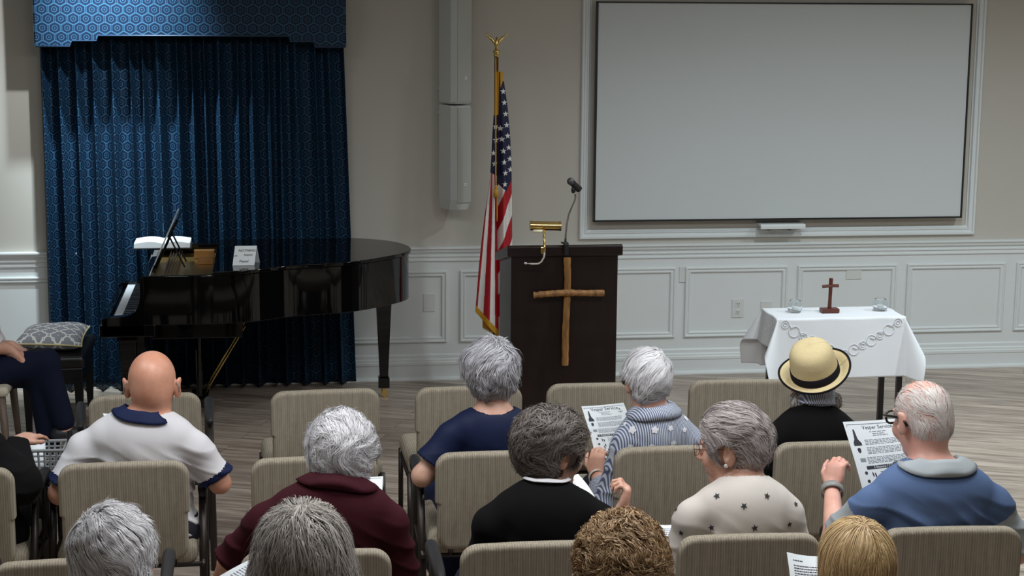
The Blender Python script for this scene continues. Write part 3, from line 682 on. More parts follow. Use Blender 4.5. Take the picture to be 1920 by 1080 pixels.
# case rim (hollow at the front left): outer wall with thickness
inner = shrink(out_case, .045); n = len(out_case); m = MB(); zb_, zt_ = .655, PZ - .022
vs = [(x, y, zb_) for x, y in out_case] + [(x, y, zt_) for x, y in out_case] + [(x, y, zt_) for x, y in inner] + [(x, y, zb_) for x, y in inner]
fs = [(L * n + k_, L * n + (k_ + 1) % n, ((L + 1) % 4) * n + (k_ + 1) % n, ((L + 1) % 4) * n + k_) for L in range(4) for k_ in range(n)]
m.add(vs, fs); m.build('case', M['lac'], pe, off=PO, bevel=.004, smooth=True, angle=35)
MB().prism(inner, zb_ + .01, zb_ + .04, 'z').build('soundboard', simple('spruce_board', srgb(150, 100, 50), .5), pe, off=PO)
MB().prism(lidp, PZ - .020, PZ, 'z').build('lid', M['lac'], pe, off=PO, bevel=.005, seg=3, smooth=True, angle=35)
fl_ = [(-.318, YF + .0), (-.318, YB - .01), (.05, YB - .01), (.05, YF + .14), (-.15, YF + .02)]
# iron plate and tuning pins seen in the open front
pl = MB().box((-.50, 10.13, .87), (.34, 1.06, .012)).build('iron_plate', simple('gold_iron_plate', (.55, .36, .12), .35, .8), pe, off=PO, bevel=.003)
m = MB()
for i in range(5):
    for j in range(44): m.tube([(-.60 + i * .016, 9.68 + j * .021, .87), (-.60 + i * .016, 9.68 + j * .021, .905)], .003, 5)
m.build('tuning_pins', simple('steel_pins', (.5, .48, .42), .3, .9), pl)
pl.children[0].location = (-PO[0], -PO[1], 0)
hw = simple('honey_wood_rail', srgb(158, 112, 62), .4)
MB().box((-.40, 10.45, .905), (.12, .05, .05)).build('wooden_rail', hw, pe, off=PO, bevel=.003)
MB().box((-.385, 10.25, .895), (.09, .06, .035)).build('wooden_rail', hw, pe, off=PO, bevel=.003)
# keyboard, keybed, cheeks, fallboard
MB().box((-.79, (YF + YB) / 2, .625), (.30, YB - YF, .07)).build('keybed', M['lac'], pe, off=PO, bevel=.006)
MB().box((-.42, (YF + YB) / 2 + .02, .61), (.50, YB - YF - .12, .10)).build('bottom_frame', M['lac'], pe, off=PO, bevel=.006)
KY0, KY1 = YF + .07, YB - .07; nk = 52; kw = (KY1 - KY0) / nk
kb = MB().box((-.80, (KY0 + KY1) / 2, .667), (.17, KY1 - KY0, .01)).build('keyboard', M['satin_black'], pe, off=PO)
M['ivory'] = simple('ivory_keys', srgb(228, 232, 236), .25, noise=.005)
m = MB()
for i in range(nk): m.box((-.795, KY0 + kw * (i + .5), .682), (.148, kw - .001, .018))
m.build('white_keys', M['ivory'], kb, off=PO, bevel=.001)
m = MB()
for i in range(nk - 1):
    if i % 7 in (0, 2, 3, 5, 6): m.box((-.775, KY0 + kw * (i + 1), .697), (.09, .010, .012))
m.build('black_keys', M['satin_black'], kb, off=PO, bevel=.001)
MB().box((-.712, (KY0 + KY1) / 2, .745), (.02, KY1 - KY0, .13)).build('fallboard', M['lac'], pe, off=PO, bevel=.004)
MB().box((-.905, (YF + YB) / 2, .668), (.022, YB - YF, .036)).build('key_slip', M['lac'], pe, off=PO, bevel=.004)
arm = bez([(-.70, zt_), (-.715, .90), (-.72, .80), (-.745, .735), (-.80, .708), (-.90, .700)], 6) + [(-.925, .69), (-.925, .60), (-.70, .60)]
for yy in (YF, YB - .06): MB().prism([(x, z) for x, z in arm], yy, yy + .06, 'y').build('cheek', M['lac'], pe, off=PO, bevel=.004)
# legs
def pleg(x, y, top):
    sec = [(.058, top), (.058, top - .05), (.048, top - .06), (.044, top - .12), (.026, .13), (.034, .125), (.034, .06)]
    vs = []; 
    for h_, z in sec: vs += [(x - h_, y - h_, z), (x + h_, y - h_, z), (x + h_, y + h_, z), (x - h_, y + h_, z)]
    fs = [(i * 4 + k_, i * 4 + (k_ + 1) % 4, i * 4 + 4 + (k_ + 1) % 4, i * 4 + 4 + k_) for i in range(len(sec) - 1) for k_ in range(4)] + [(3, 2, 1, 0), tuple(len(sec) * 4 - 4 + i for i in range(4))]
    l = MB().add(vs, fs).build('leg', M['lac'], pe, off=PO, bevel=.003)
    MB().lathe([(.006, -.010), (.022, -.010), (.022, .010), (.006, .010)], (x + .006, y, .0222), 20, rot=rotx(math.pi / 2)).tube([(x, y, .03), (x, y, .075)], .014, 12).box((x + .002, y - .015, .035), (.016, .003, .04)).box((x + .002, y + .015, .035), (.016, .003, .04)).build('caster', M['brass'], l, off=PO, smooth=True, angle=40)
q = az(717, 745, 0); pleg(q[0] + .01, q[1] + .02, .66); pleg(-.80, 9.70, .60); pleg(-.80, YB - .14, .60)
MB().box((.63, 10.38, .66), (.28, .26, .02)).build('leg_block', M['lac'], pe, off=PO, bevel=.003)
# pedal lyre
def pz(px, py, Y): return at(px, py, Y)
ly = MB()
a = pz(371, 652, 9.95); b = pz(372, 746, 9.95)
ly.tube([(a[0], 10.0, .56), (a[0], 10.0, .10)], .016, 10).tube([(a[0], 10.16, .56), (a[0], 10.16, .10)], .016, 10).box((a[0], 10.08, .11), (.10, .26, .05)).box((a[0], 10.08, .575), (.12, .24, .04))
l = ly.build('pedal_lyre', M['lac'], pe, off=PO, bevel=.003)
m = MB()
for yy in (10.02, 10.08, 10.14): m.box((a[0] - .10, yy, .085), (.12, .022, .010))
m.build('pedals', M['brass'], l, off=PO, bevel=.002)
m = MB()
for yy in (9.99, 10.15): m.tube([(a[0] + .01, yy, .12), (a[0] + .27, yy - .02, .555)], .0045, 8)
m.tube([(a[0] - .002, 10.02, .56), (a[0] - .002, 10.02, .14)], .004, 8); m.build('lyre_rods', M['brass'], l, off=PO, smooth=True)
# music desk
DB, DT = at(287, 508, 9.93), at(334, 402, 9.93)
dx, dz = DT[0] - DB[0], DT[2] - DB[2]; L_ = math.hypot(dx, dz); ang = math.atan2(dx, dz)
R = roty(ang); c = np.array([(DB[0] + DT[0]) / 2, 10.10, (DB[2] + DT[2]) / 2])
MB().box(c + R @ np.array([.008, 0, -.01]), (.014, .44, L_ - .02), rot=R).build('music_desk', M['lac'], pe, off=PO, bevel=.003)
MB().box(c + R @ np.array([-.02, 0, -L_ / 2 + .012]), (.05, .44, .012), rot=R).build('music_ledge', M['lac'], pe, off=PO, bevel=.002)
for s_ in (-1, 1): MB().tube([c + np.array([.02, s_ * .1, .02]), (c[0] + .10, 10.1 + s_ * .1, PZ - .05)], .005, 8).build('desk_prop', M['satin_black'], pe, off=PO)
M['paper'] = simple('white_paper', srgb(240, 246, 250), .7, noise=.006, scale=4)
M['ink'] = simple('black_ink', srgb(58, 58, 70), .7); M['ink2'] = simple('grey_ink', srgb(150, 156, 166), .7)
m = MB()
for k_, (yy, ww) in enumerate([(9.99, .215), (10.20, .20)]):
    for t in range(3): m.box(c + R @ np.array([-.006 - .002 * t, yy - 10.10 - .004 * t, .012 - .004 * t]), (.0012, ww, .29), rot=R)
q = c + np.array([0, 0, -.1]); o = m.build('sheet_music', M['paper'], None, off=q); o.location = q; tag(o, 'white sheet music leaning edge-on against the piano music desk', 'sheet music')
# open hymn book on the far side
q = az(308, 462, PZ + .03); by = 10.62; bq = np.array([at(306, 466, by)[0], by, PZ - .022])
e = empty('open_book', tuple(bq), 0, 'thick open white book lying behind the piano music desk', 'book')
bm = MB(); cv = MB()
for s_ in (-1, 1):
    xs_ = np.linspace(0, 1, 12); pr = [(s_ * x * .165, .018 + .030 * math.sin(min(1, x * 1.25) * math.pi * .5 + .2) * (1 - x * .45) + .01 * (1 - x)) for x in xs_]
    poly = pr + [(s_ * .165, .006), (0, .006)]
    bm.prism(poly if s_ > 0 else poly[::-1], -.11, .11, 'y')
cv.box((-.085, 0, .003), (.175, .235, .005)).box((.085, 0, .003), (.175, .235, .005))
bm.build('pages', M['paper'], e, bevel=.001); cv.build('cover', simple('dark_cover', srgb(50, 48, 50), .5), e, bevel=.001)
# tent card sign
q0 = az(436, 498, PZ); q1 = az(477, 497, PZ); hh = at(440, 461, q0[1] + .04)[2] - PZ
q = (q0 + q1) / 2; q = np.array([q[0] + .0, q[1] + .03, PZ]); W2 = (q1 - q0)[0] / 2
e = empty('tent_card', tuple(q), 0, 'folded white handwritten tent card on the piano lid', 'sign')
fr_pts = [(-.045, 0), (.0, hh)]; th_ = .0012
def quad_card(y0, z0, y1, z1, xo0, xo1): return MB().add([(-W2 + xo0, y0, z0), (W2 + xo0, y0, z0), (W2 + xo1, y1, z1), (-W2 + xo1, y1, z1)], [(0, 1, 2, 3)])
o = quad_card(-.04, 0.001, .0, hh, 0, .015).build('front_flap', M['paper'], e, solid=th_)
quad_card(.06, 0.001, .0, hh, .03, .015).build('back_flap', M['paper'], e, solid=th_)
m = MB()
for body, u, v_, s_ in (('NOTHING', .58, .70, .020), ('on', .10, .46, .015), ('PIANO', .66, .48, .016), ('Please!', .50, .16, .019)):
    vv, ff = text_polys(body, s_, .1)
    P_ = []
    for x, y, z in vv:
        uu_ = -W2 + 2 * W2 * u + x; t = v_ + y / math.hypot(.04, hh); P_.append((uu_ + .015 * t, -.04 + .04 * t - .0016, hh * t + .0012))
    m.add(P_, ff)
join_into(o, m, [M['ink']])
# ------------------------------------------------------------------ piano bench and cushion
BZ = .428; by0, by1 = 9.80, 10.45; bx0, bx1 = at(45, 700, 10)[0], at(160, 660, 9.85)[0]
bc = np.array([(bx0 + bx1) / 2, (by0 + by1) / 2, 0]); e = empty('piano_bench', tuple(bc), 0, 'black padded piano bench beneath the patterned cushion', 'bench')
M['leather'] = simple('black_leather', (.012, .012, .013), .35, bump=.2)
bw, bd = bx1 - bx0, by1 - by0
F = Field().box((0, 0, BZ - .03), (bw / 2, bd / 2, .035), .02); V, Q = F.mesh((-bw / 2 - .02, -bd / 2 - .02, BZ - .08), (bw / 2 + .02, bd / 2 + .02, BZ + .02), .009); np_mesh('seat_pad', V, Q, M['leather'], e)
MB().box((0, 0, BZ - .11), (bw - .03, bd - .03, .09)).build('apron', M['satin_black'], e, bevel=.004)
for sx in (-1, 1):
    for sy in (-1, 1): MB().add([(sx * (bw / 2 - .04) + dx_ * r_, sy * (bd / 2 - .04) + dy_ * r_, z) for r_, z in ((.026, BZ - .12), (.016, 0)) for dx_, dy_ in ((-1, -1), (1, -1), (1, 1), (-1, 1))], [(0, 1, 5, 4), (1, 2, 6, 5), (2, 3, 7, 6), (3, 0, 4, 7), (7, 6, 5, 4), (0, 1, 2, 3)]).build('leg', M['satin_black'], e, bevel=.002)
def quatre():
    k = NT('grey_trellis_fabric'); tc = k.n('ShaderNodeTexCoord'); sp = k.n('ShaderNodeSeparateXYZ', inp={0: tc.outputs['Object']}); u, v = sp.outputs[0], sp.outputs[1]
    cell = .105
    def q(ox):
        x = k.math('SUBTRACT', k.math('FRACT', k.math('ADD', k.math('DIVIDE', u, cell), ox)), .5); y = k.math('SUBTRACT', k.math('FRACT', k.math('ADD', k.math('DIVIDE', v, cell * 1.1), ox)), .5)
        ds = []
        for a, b in ((.2, 0), (-.2, 0), (0, .2), (0, -.2)):
            xx, yy = k.math('SUBTRACT', x, a), k.math('SUBTRACT', y, b); ds.append(k.math('SQRT', k.math('ADD', k.math('MULTIPLY', xx, xx), k.math('MULTIPLY', yy, yy))))
        return k.math('MINIMUM', k.math('MINIMUM', ds[0], ds[1]), k.math('MINIMUM', ds[2], ds[3]))
    d = k.math('MINIMUM', q(0), q(.5)); f = k.math('COMPARE', d, .205, .030)
    k.link(k.mix(f, srgb(138, 142, 150), srgb(222, 222, 218)), k.b.inputs['Base Color']); k.b.inputs['Roughness'].default_value = .8; return k.m
cu0, cu1 = at(33, 640, 10.1)[0], at(165, 640, 10.1)[0]; cw_ = (cu1 - cu0) / 2 - .012; ch = .235
q = np.array([(cu0 + cu1) / 2, 10.10, BZ + .062]); e = empty('cushion', (q[0], q[1], BZ + .006), math.radians(0), 'grey trellis patterned cushion lying on the piano bench', 'cushion')
n = 60; g = np.linspace(-1, 1, n); P = np.zeros((2, n, n, 3))
for side, s_ in ((0, 1), (1, -1)):
    X, Y = np.meshgrid(g, g); pinch = 1 - .07 * (1 - X ** 2) * 0 ; T = ((1 - X ** 4) * (1 - Y ** 4)).clip(0) ** .55
    xx = X * cw_ * (1 - .07 * (1 - Y ** 2) ) ; yy = Y * ch * (1 - .07 * (1 - X ** 2)); P[side, ..., 0] = xx; P[side, ..., 1] = yy; P[side, ..., 2] = .055 + s_ * T * (.062 if s_ > 0 else .052) + .010 * X * Y
m = MB().grid(P[0]); m.grid(P[1][:, ::-1]); m.build('cushion_cover', quatre(), e, smooth=True)
edge = [P[0][0, i] for i in range(n)] + [P[0][i, -1] for i in range(n)] + [P[0][-1, i] for i in range(n - 1, -1, -1)] + [P[0][i, 0] for i in range(n - 1, -1, -1)]
MB().tube(edge, .005, 8).build('piping', simple('cream_piping', srgb(214, 200, 150), .6), e, smooth=True)
# ------------------------------------------------------------------ audience chairs
def chair_fabric():
    k = NT('beige_ribbed_fabric'); tc = k.n('ShaderNodeTexCoord'); sp = k.n('ShaderNodeSeparateXYZ', inp={0: tc.outputs['Object']})
    wv = k.math('SINE', k.math('MULTIPLY', sp.outputs[0], 2 * math.pi / .0085)); nz = k.noise(tc.outputs['Object'], 45, 4, .6); mp = k.n('ShaderNodeMapping'); k.link(tc.outputs['Object'], mp.inputs[0]); mp.inputs['Scale'].default_value = (90, 90, 4)
    st = k.noise(mp.outputs[0], 1.0, 3, .6)
    f = k.math('ADD', k.math('MULTIPLY', wv, .16), k.math('ADD', k.math('MULTIPLY', st, .8), k.math('MULTIPLY', nz, .25)))
    k.link(k.mix(k.ramp(f, .2, .85), srgb(126, 117, 102), srgb(172, 162, 145)), k.b.inputs['Base Color']); k.b.inputs['Roughness'].default_value = .85; k.b.inputs['Specular IOR Level'].default_value = .2
    k.bump(f, .35, .001); return k.m
M['fabric'] = chair_fabric(); M['frame'] = simple('dark_bronze_metal', srgb(48, 40, 36), .4, .3, noise=.05); M['rubber'] = simple('black_arm_pad', (.022, .022, .024), .5, bump=.2)
CW, CT, CB = .466, .803, .425
F = Field()
# padded back: rounded panel, front face at y=+.0, back face -.0 ; slightly concave and reclined
h = .0055; x_, y_, z_ = CW / 2, .026, (CT - CB) / 2
def backfn(P):
    q = P - np.array([0, 0, (CT + CB) / 2]); yy = q[..., 1] - .10 * q[..., 2] * -1 * .6 + .25 * q[..., 0] ** 2 - .012
    R = .055; dx = np.abs(q[..., 0]) - (x_ - .008 * (q[..., 2] < 0) - R); dz = np.abs(q[..., 2]) - (z_ - R)
    d2 = np.hypot(np.maximum(dx, 0), np.maximum(dz, 0)) + np.minimum(np.maximum(dx, dz), 0) - R
    th = y_ + .004 * np.cos(np.clip(q[..., 2] * 9, -1.5, 1.5)); r = .016; a = d2 + r; b = np.abs(yy) - (th - r)
    return np.hypot(np.maximum(a, 0), np.maximum(b, 0)) + np.minimum(np.maximum(a, b), 0) - r
F._a(backfn, (-.25, -.08, CB - .01), (.25, .08, CT + .01), 0, False)
BV, BQ = F.mesh((-.27, -.1, CB - .03), (.27, .1, CT + .03), h)
F = Field().box((0, .29, .425), (.255, .245, .042), .034, k=0); SV, SQ = F.mesh((-.29, .02, .35), (.29, .56, .50), .008)
def make_chair(arms, label):
    e = empty('audience_chair', (0, 0, 0), 0, label, 'chair', 'beige audience chairs')
    np_mesh('backrest', BV, BQ, M['fabric'], e); np_mesh('seat', SV, SQ, M['fabric'], e)
    sx_ = .275 if arms else .252
    for s_ in (-1, 1):
        x = s_ * sx_
        if arms:
            MB().tube([(x, .46, 0), (x, .45, .40), (x, .44, .625)], .0125, 8, flat=1.2).build('leg', M['frame'], e, smooth=True)
            MB().tube([(x, .02, 0), (x, .10, .40), (x, .19, .628)], .0125, 8, flat=1.2).build('leg', M['frame'], e, smooth=True)
            pts = bez([(x, .15, .628), (x, .20, .640), (x * 1.01, .30, .652), (x * 1.02, .42, .655), (x * 1.02, .475, .645), (x * 1.02, .492, .615), (x * 1.01, .475, .59)], 6)
            n = len(pts); MB().tube(pts, [.014 + .008 * math.sin(math.pi * min(1, i / n * 1.1)) for i in range(n)], 12, flat=1).build('armrest', M['rubber'], e, smooth=True)
        else:
            MB().tube([(x, .48, 0), (x, .46, .41)], .0115, 8).build('leg', M['frame'], e, smooth=True)
            MB().tube([(x, .0, 0), (x, .05, .41)], .0115, 8).build('leg', M['frame'], e, smooth=True)
    m = MB().tube([(-sx_, .06, .385), (sx_, .06, .385)], .010, 8).tube([(-sx_, .45, .375), (sx_, .45, .375)], .010, 8).tube([(-sx_, .05, .385), (-sx_, .45, .385)], .010, 8).tube([(sx_, .05, .385), (sx_, .45, .385)], .010, 8)
    for s_ in (-1, 1): m.tube([(s_ * .17, .06, .385), (s_ * .17, .035, .42), (s_ * .17, .012, .50), (s_ * .17, .02, .66)], .009, 8)
    m.build('seat_frame', M['frame'], e, smooth=True); return e
R1, R2, R3, R4 = 7.319, 6.265, 5.197, 4.13
cA = make_chair(True, ''); cB = make_chair(False, ''); usedc = {True: False, False: False}
def place(px_c, row, arms, rz, label, grp, py=None, dz=0):
    pY = row; q = at(px_c, 800 if row > 7 else (900 if row > 6 else 1030), pY)
    src = cA if arms else cB
    if not usedc[arms]: c = src; usedc[arms] = True
    else: c = copy_tree(src)
    c.location = (q[0], pY, 0); c.rotation_euler = (0, 0, math.radians(rz)); c['label'] = label; c['group'] = grp; return c
g1, g2, g3 = 'chairs of the empty front row', 'chairs of the second row', 'chairs of the third row'
place(273, R1, True, 4, 'beige fabric armchair at the left end of the front row, ahead of the bald man', g1)
place(610, R1, False, 3, 'empty beige chair in the front row before the piano tail', g1)
place(878, R1, False, 1, 'empty beige chair in the front row just left of the lectern', g1)
place(1122, R1, False, -2, 'empty beige chair in the front row directly before the lectern', g1)
place(1386, R1, False, -3, 'empty beige chair in the front row left of the straw hat', g1)
place(233, R2, True, 1, 'beige armchair holding the bald man in the white polo', g2)
place(590, R2, False, 1, 'empty beige chair behind the white-haired man in maroon, second row', g2)
place(932, R2, True, -1, 'beige armchair holding the woman in the navy dress', g2)
place(1262, R2, False, 0, 'beige chair holding the woman in the striped flowered shirt', g2)
place(1560, R2, False, -2, 'beige chair holding the woman in the straw hat', g2)
place(-98, R2 - .02, True, 0, 'armchair at the left picture edge under the person in black sleeves', g2)
place(132, R3, True, 2, 'beige chair in front of the short-white-haired head, lower left', g3)
place(592, R3, False, -1, 'beige chair holding the man in the maroon polo', g3)
place(1000, R3, True, 0, 'beige chair holding the woman in the black cardigan', g3)
place(1403, R3, False, -2, 'beige chair holding the woman in the white star sweater', g3)
place(1780, R3, True, -3, 'beige chair holding the man in the blue polo', g3)

# side chair of the person at the left edge, facing right
q = at(20, 730, 9.1); e = empty('dining_chair', (q[0] - .22, 9.1, 0), 0, 'wooden legged chair with a pale seat under the cross legged person', 'chair')
M['oak'] = simple('grey_brown_wood', srgb(112, 96, 82), .5, noise=.1)
F = Field().box((0, 0, .455), (.24, .23, .028), .026); V, Q = F.mesh((-.28, -.27, .40), (.28, .27, .50), .009); np_mesh('seat', V, Q, simple('pale_seat_vinyl', srgb(206, 198, 178), .55), e)
for sx in (-1, 1):
    for sy in (-1, 1): MB().tube([(sx * .20, sy * .19, .43), (sx * .23, sy * .20, 0)], [.022, .014], 10).build('leg', M['oak'], e, smooth=True)
MB().tube([(-.22, -.18, .43), (-.28, -.18, .86)], .016, 8).tube([(-.22, .18, .43), (-.28, .18, .86)], .016, 8).box((-.28, 0, .80), (.03, .40, .14)).build('backrest', M['oak'], e)
# ------------------------------------------------------------------ people
def skin_mat(name, a, b, blush):
    k = NT(name); v = k.coord(); f = k.noise(v, 14, 4, .6); g = k.noise(v, 120, 3)
    c = k.mix(k.ramp(f, .35, .7), a, b); c = k.mix(k.ramp(g, .62, .75, 0, .35), c, blush); k.link(c, k.b.inputs['Base Color'])
    k.b.inputs['Roughness'].default_value = .42; k.b.inputs['Specular IOR Level'].default_value = .45; k.bump(k.noise(v, 300, 2), .15, .0006); return k.m
SK1 = skin_mat('skin_ruddy', srgb(222, 164, 138), srgb(208, 142, 116), srgb(190, 112, 92))
SK4 = skin_mat('skin_pale_pink', srgb(228, 178, 160), srgb(218, 158, 142), srgb(204, 132, 118))
SK2 = skin_mat('skin_fair', srgb(222, 176, 154), srgb(208, 152, 130), srgb(190, 124, 104))
SK3 = skin_mat('skin_tan', srgb(200, 146, 116), srgb(184, 122, 92), srgb(160, 96, 72))
def hair_mat(name, a, b, rough=.5):
    k = NT(name); g = k.n('ShaderNodeNewGeometry'); f = k.noise(k.coord(), 22, 3)
    t = k.math('ADD', k.math('MULTIPLY', g.outputs['Random Per Island'], .6), k.math('MULTIPLY', f, .45))
    k.link(k.mix(k.ramp(t, .15, .85), a, b), k.b.inputs['Base Color']); k.b.inputs['Roughness'].default_value = rough; k.b.inputs['Specular IOR Level'].default_value = .35; return k.m
def cloth_mat(name, a, noise=.05, rough=.85, sheen=.0, weave=.15):
    k = NT(name); v = k.coord(); f = k.noise(v, 260, 3); c2 = tuple(c * (1 - noise * 2) for c in a); k.link(k.mix(f, c2, a), k.b.inputs['Base Color']); k.b.inputs['Roughness'].default_value = rough
    k.b.inputs['Specular IOR Level'].default_value = .2; k.b.inputs['Sheen Weight'].default_value = sheen; k.bump(k.noise(v, 700, 2), weave, .0006); return k.m
M['eye'] = simple('eye_white', srgb(230, 226, 220), .2, noise=.01); M['iris'] = simple('iris', srgb(70, 90, 110), .2)
def unit(v): v = np.array(v, float); return v / (np.linalg.norm(v) + 1e-9)
def hand(F, W, d, n, side, curl=.5, s=1.0, spread=.0, thumb=.4):
    "W wrist, d finger direction, n palm normal (fingers curl towards it), side: thumb side sign along cross(d,n)"
    d = unit(d); n = unit(n - d * (n @ d)); l = np.cross(d, n) * side
    Rm = np.stack([l, d, n], 1)
    F.ell(W + d * .045 * s, (.040 * s, .052 * s, .017 * s), Rm, k=.02)
    F.box(W + d * .055 * s, (.038 * s, .036 * s, .012 * s), .011 * s, Rm, k=.015)
    for i, (o, L) in enumerate(((.029, .92), (.010, 1.0), (-.010, .95), (-.028, .76))):
        p = W + d * (.086 - .004 * abs(i - 1)) * s + l * o * s; a = 0; r = .0092 * s
        for j, (len_, da) in enumerate(((.040, 48), (.026, 58), (.020, 40))):
            a += math.radians(da) * curl * (1 + .07 * i); dd = d * math.cos(a) + n * math.sin(a) + l * spread * (1.5 - i) * .12; q = p + dd * len_ * L * s
            F.cap(p, q, r, r * .9, k=.0045); p = q; r *= .92
    p = W + d * .022 * s + l * .026 * s; q = p + (l * .65 + d * .7 + n * .35 * thumb) * .042 * s; F.cap(p, q, .014 * s, .0115 * s, k=.012)
    r_ = q + (d * .9 + l * .15 + n * .7 * thumb) * .032 * s; F.cap(q, r_, .0108 * s, .0098 * s, k=.005); F.cap(r_, r_ + (d * .85 - l * .15 + n * .7 * thumb) * .022 * s, .0098 * s, .008 * s, k=.004)
class Person: pass
def person(label, x, row, head, neck, SL, SR, skin, top, EL=None, WL=None, ER=None, WR=None, hs=1.08, yaw=0, pitch=0, roll=0, b=1.0, hL=None, hR=None, sleeve=.9, lower=None, hips=None, knees=None, ankles=None, h=.0058, cutneck=.064, fold=.0035, seat_y=.20, wmul=1.0, mouth=True, clothk=.045, sleeve_r=.016, facemat=None, extra_cloth=None):
    p = Person(); by = row + seat_y; O = np.array([x, by, 0.0]); p.O = O
    e = empty('person', (x, by, 0), 0, label, 'person', 'seated audience'); p.e = e
    Rh = rotz(math.radians(yaw)) @ rotx(-math.radians(pitch)) @ roty(math.radians(roll)); p.Rh = Rh; p.hs = hs
    Hc = at(*head) - np.array([0, 0, .118 * hs]) - O; p.Hc = Hc
    Hf = lambda v: Hc + Rh @ (np.array(v, float) * hs); p.Hf = Hf
    N = at(*neck) - O; SL = at(*SL) - O; SR = at(*SR) - O; p.N = N; p.SL = SL; p.SR = SR
    hip = np.array(hips, float) - O if hips is not None else np.array([(N[0] * .4 + 0 * .6), 0.0, .50]); p.hip = hip
    up = unit(N - hip); sx = unit((SR - SL) - up * ((SR - SL) @ up)); fy = np.cross(up, sx); Rt = np.stack([sx, fy, up], 1); p.Rt = Rt
    if EL is None: EL = SL + np.array([-.05, .05, -.26])
    else: EL = at(*EL) - O
    if ER is None: ER = SR + np.array([.05, .05, -.26])
    else: ER = at(*ER) - O
    if WL is None: WL = EL + np.array([.10, .22, .0])
    else: WL = at(*WL) - O
    if WR is None: WR = ER + np.array([-.10, .22, .0])
    else: WR = at(*WR) - O
    p.EL, p.ER, p.WL, p.WR = EL, ER, WL, WR
    sw = np.linalg.norm(SR - SL) / 2
    def torso(F, g, k=.05, neckp=True, traps=True):
        L = np.linalg.norm(N - hip)
        F.ell(N - up * (.30 * L) + fy * .0, ((sw * .86) * wmul + g, .105 * b + g, .19 + g), Rt, k=k)
        F.ell(N - up * (.14 * L) - fy * .01, (sw * .80 + g, .080 * b + g, .105 + g), Rt, k=k)
        F.ell(N - up * (.66 * L) + fy * .015, (.150 * b * wmul + g, .118 * b + g, .19 + g), Rt, k=k)
        F.ell(hip, (.172 * b + g, .130 + g, .125 + g), k=k)
        for S_ in (SL, SR):
            F.cap(S_ + up * .000, N * .25 + S_ * .75 + up * .008, .044 + g, .044 + g, k=k)
            if traps: F.cap(N + up * .022 - fy * .004, N * .42 + S_ * .58 + up * .016, .034 + g * .8, .043 + g, k=k)
    B = Field(); torso(B, 0)
    B.cap(Hf((0, -.022, -.055)), N - up * .03, .055 * hs, .060, k=.03)
    # head
    B.ell(Hf((0, -.008, .028)), np.array((.077, .098, .090)) * hs, Rh, k=.02).ell(Hf((0, .022, -.035)), np.array((.062, .072, .088)) * hs, Rh, k=.035)
    B.ell(Hf((0, -.05, -.02)), np.array((.060, .052, .055)) * hs, Rh, k=.03)
    B.ell(Hf((0, .066, -.098)), np.array((.027, .024, .020)) * hs, Rh, k=.03)
    for s_ in (-1, 1):
        B.ell(Hf((s_ * .036, .072, -.030)), np.array((.026, .020, .026)) * hs, Rh, k=.025)
        B.ell(Hf((s_ * .032, .100, .012)), np.array((.018, .014, .012)) * hs, Rh, k=.014, sub=True)
        B.ell(Hf((s_ * .031, .083, .010)), np.array((.0135, .0135, .0125)) * hs, Rh, k=.003)
        B.cap(Hf((s_ * .015, .089, .032)), Hf((s_ * .048, .080, .030)), .007 * hs, .006 * hs, k=.012)
        Re = Rh @ rotz(-s_ * math.radians(24)) @ roty(s_ * math.radians(8))
        B.ell(Hf((s_ * .086, -.012, -.004)), np.array((.0095, .0215, .037)) * hs, Re, k=.008)
        B.ell(Hf((s_ * .097, -.002, .003)), np.array((.008, .012, .021)) * hs, Re, k=.005, sub=True)
        B.ell(Hf((s_ * .079, -.002, -.030)), np.array((.007, .009, .010)) * hs, Rh, k=.008)
    B.cap(Hf((0, .092, .018)), Hf((0, .115, -.022)), .008 * hs, .0115 * hs, k=.012)
    for s_ in (-1, 1): B.ell(Hf((s_ * .011, .106, -.028)), np.array((.007, .009, .007)) * hs, Rh, k=.006)
    B.ell(Hf((0, .092, -.058)), np.array((.024, .009, .006)) * hs, Rh, k=.006).ell(Hf((0, .091, -.069)), np.array((.021, .009, .0065)) * hs, Rh, k=.005)
    B.cap(Hf((-.024, .100, -.0635)), Hf((.024, .100, -.0635)), .0022, k=.002, sub=True)
    # arms
    for S_, E_, W_ in ((SL, EL, WL), (SR, ER, WR)):
        B.cap(S_, E_, .044 * b ** .5, .039, k=.03).cap(E_, W_, .040, .026, k=.02)
    d = unit(WL - EL); 
    hand(B, WL, *(hL['dn'] if hL else (d, np.array([0, 0, -1.]))), side=(hL or {}).get('side', -1), curl=(hL or {}).get('curl', .35), s=.93)
    d = unit(WR - ER)
    hand(B, WR, *(hR['dn'] if hR else (d, np.array([0, 0, -1.]))), side=(hR or {}).get('side', 1), curl=(hR or {}).get('curl', .35), s=.93)
    # legs
    if knees is None: knees = [np.array([-.13, .40, .46]), np.array([.13, .40, .46])]
    else: knees = [np.array(k_, float) - O for k_ in knees]
    if ankles is None: ankles = [np.array([-.13, .40, .08]), np.array([.13, .42, .08])]
    else: ankles = [np.array(k_, float) - O for k_ in ankles]
    side = unit(np.cross(unit((knees[0] + knees[1]) / 2 - hip + 1e-6), np.array([0, 0, 1.])))
    hj = [hip - side * .09 + np.array([0, 0, -.02]), hip + side * .09 + np.array([0, 0, -.02])]
    for H_, K_, A_ in zip(hj, knees, ankles): B.cap(H_, K_, .082, .056, k=.04).cap(K_, A_, .054, .036, k=.03)
    fd = [unit(((K_ - H_) * np.array([1, 1, 0])) + 1e-6) for H_, K_ in zip(hj, knees)]
    for A_, f_ in zip(ankles, fd): B.cap(A_ + np.array([0, 0, -.045]) - f_ * .03, A_ + np.array([0, 0, -.052]) + f_ * .13, .034, .028, k=.03)
    p.B = B
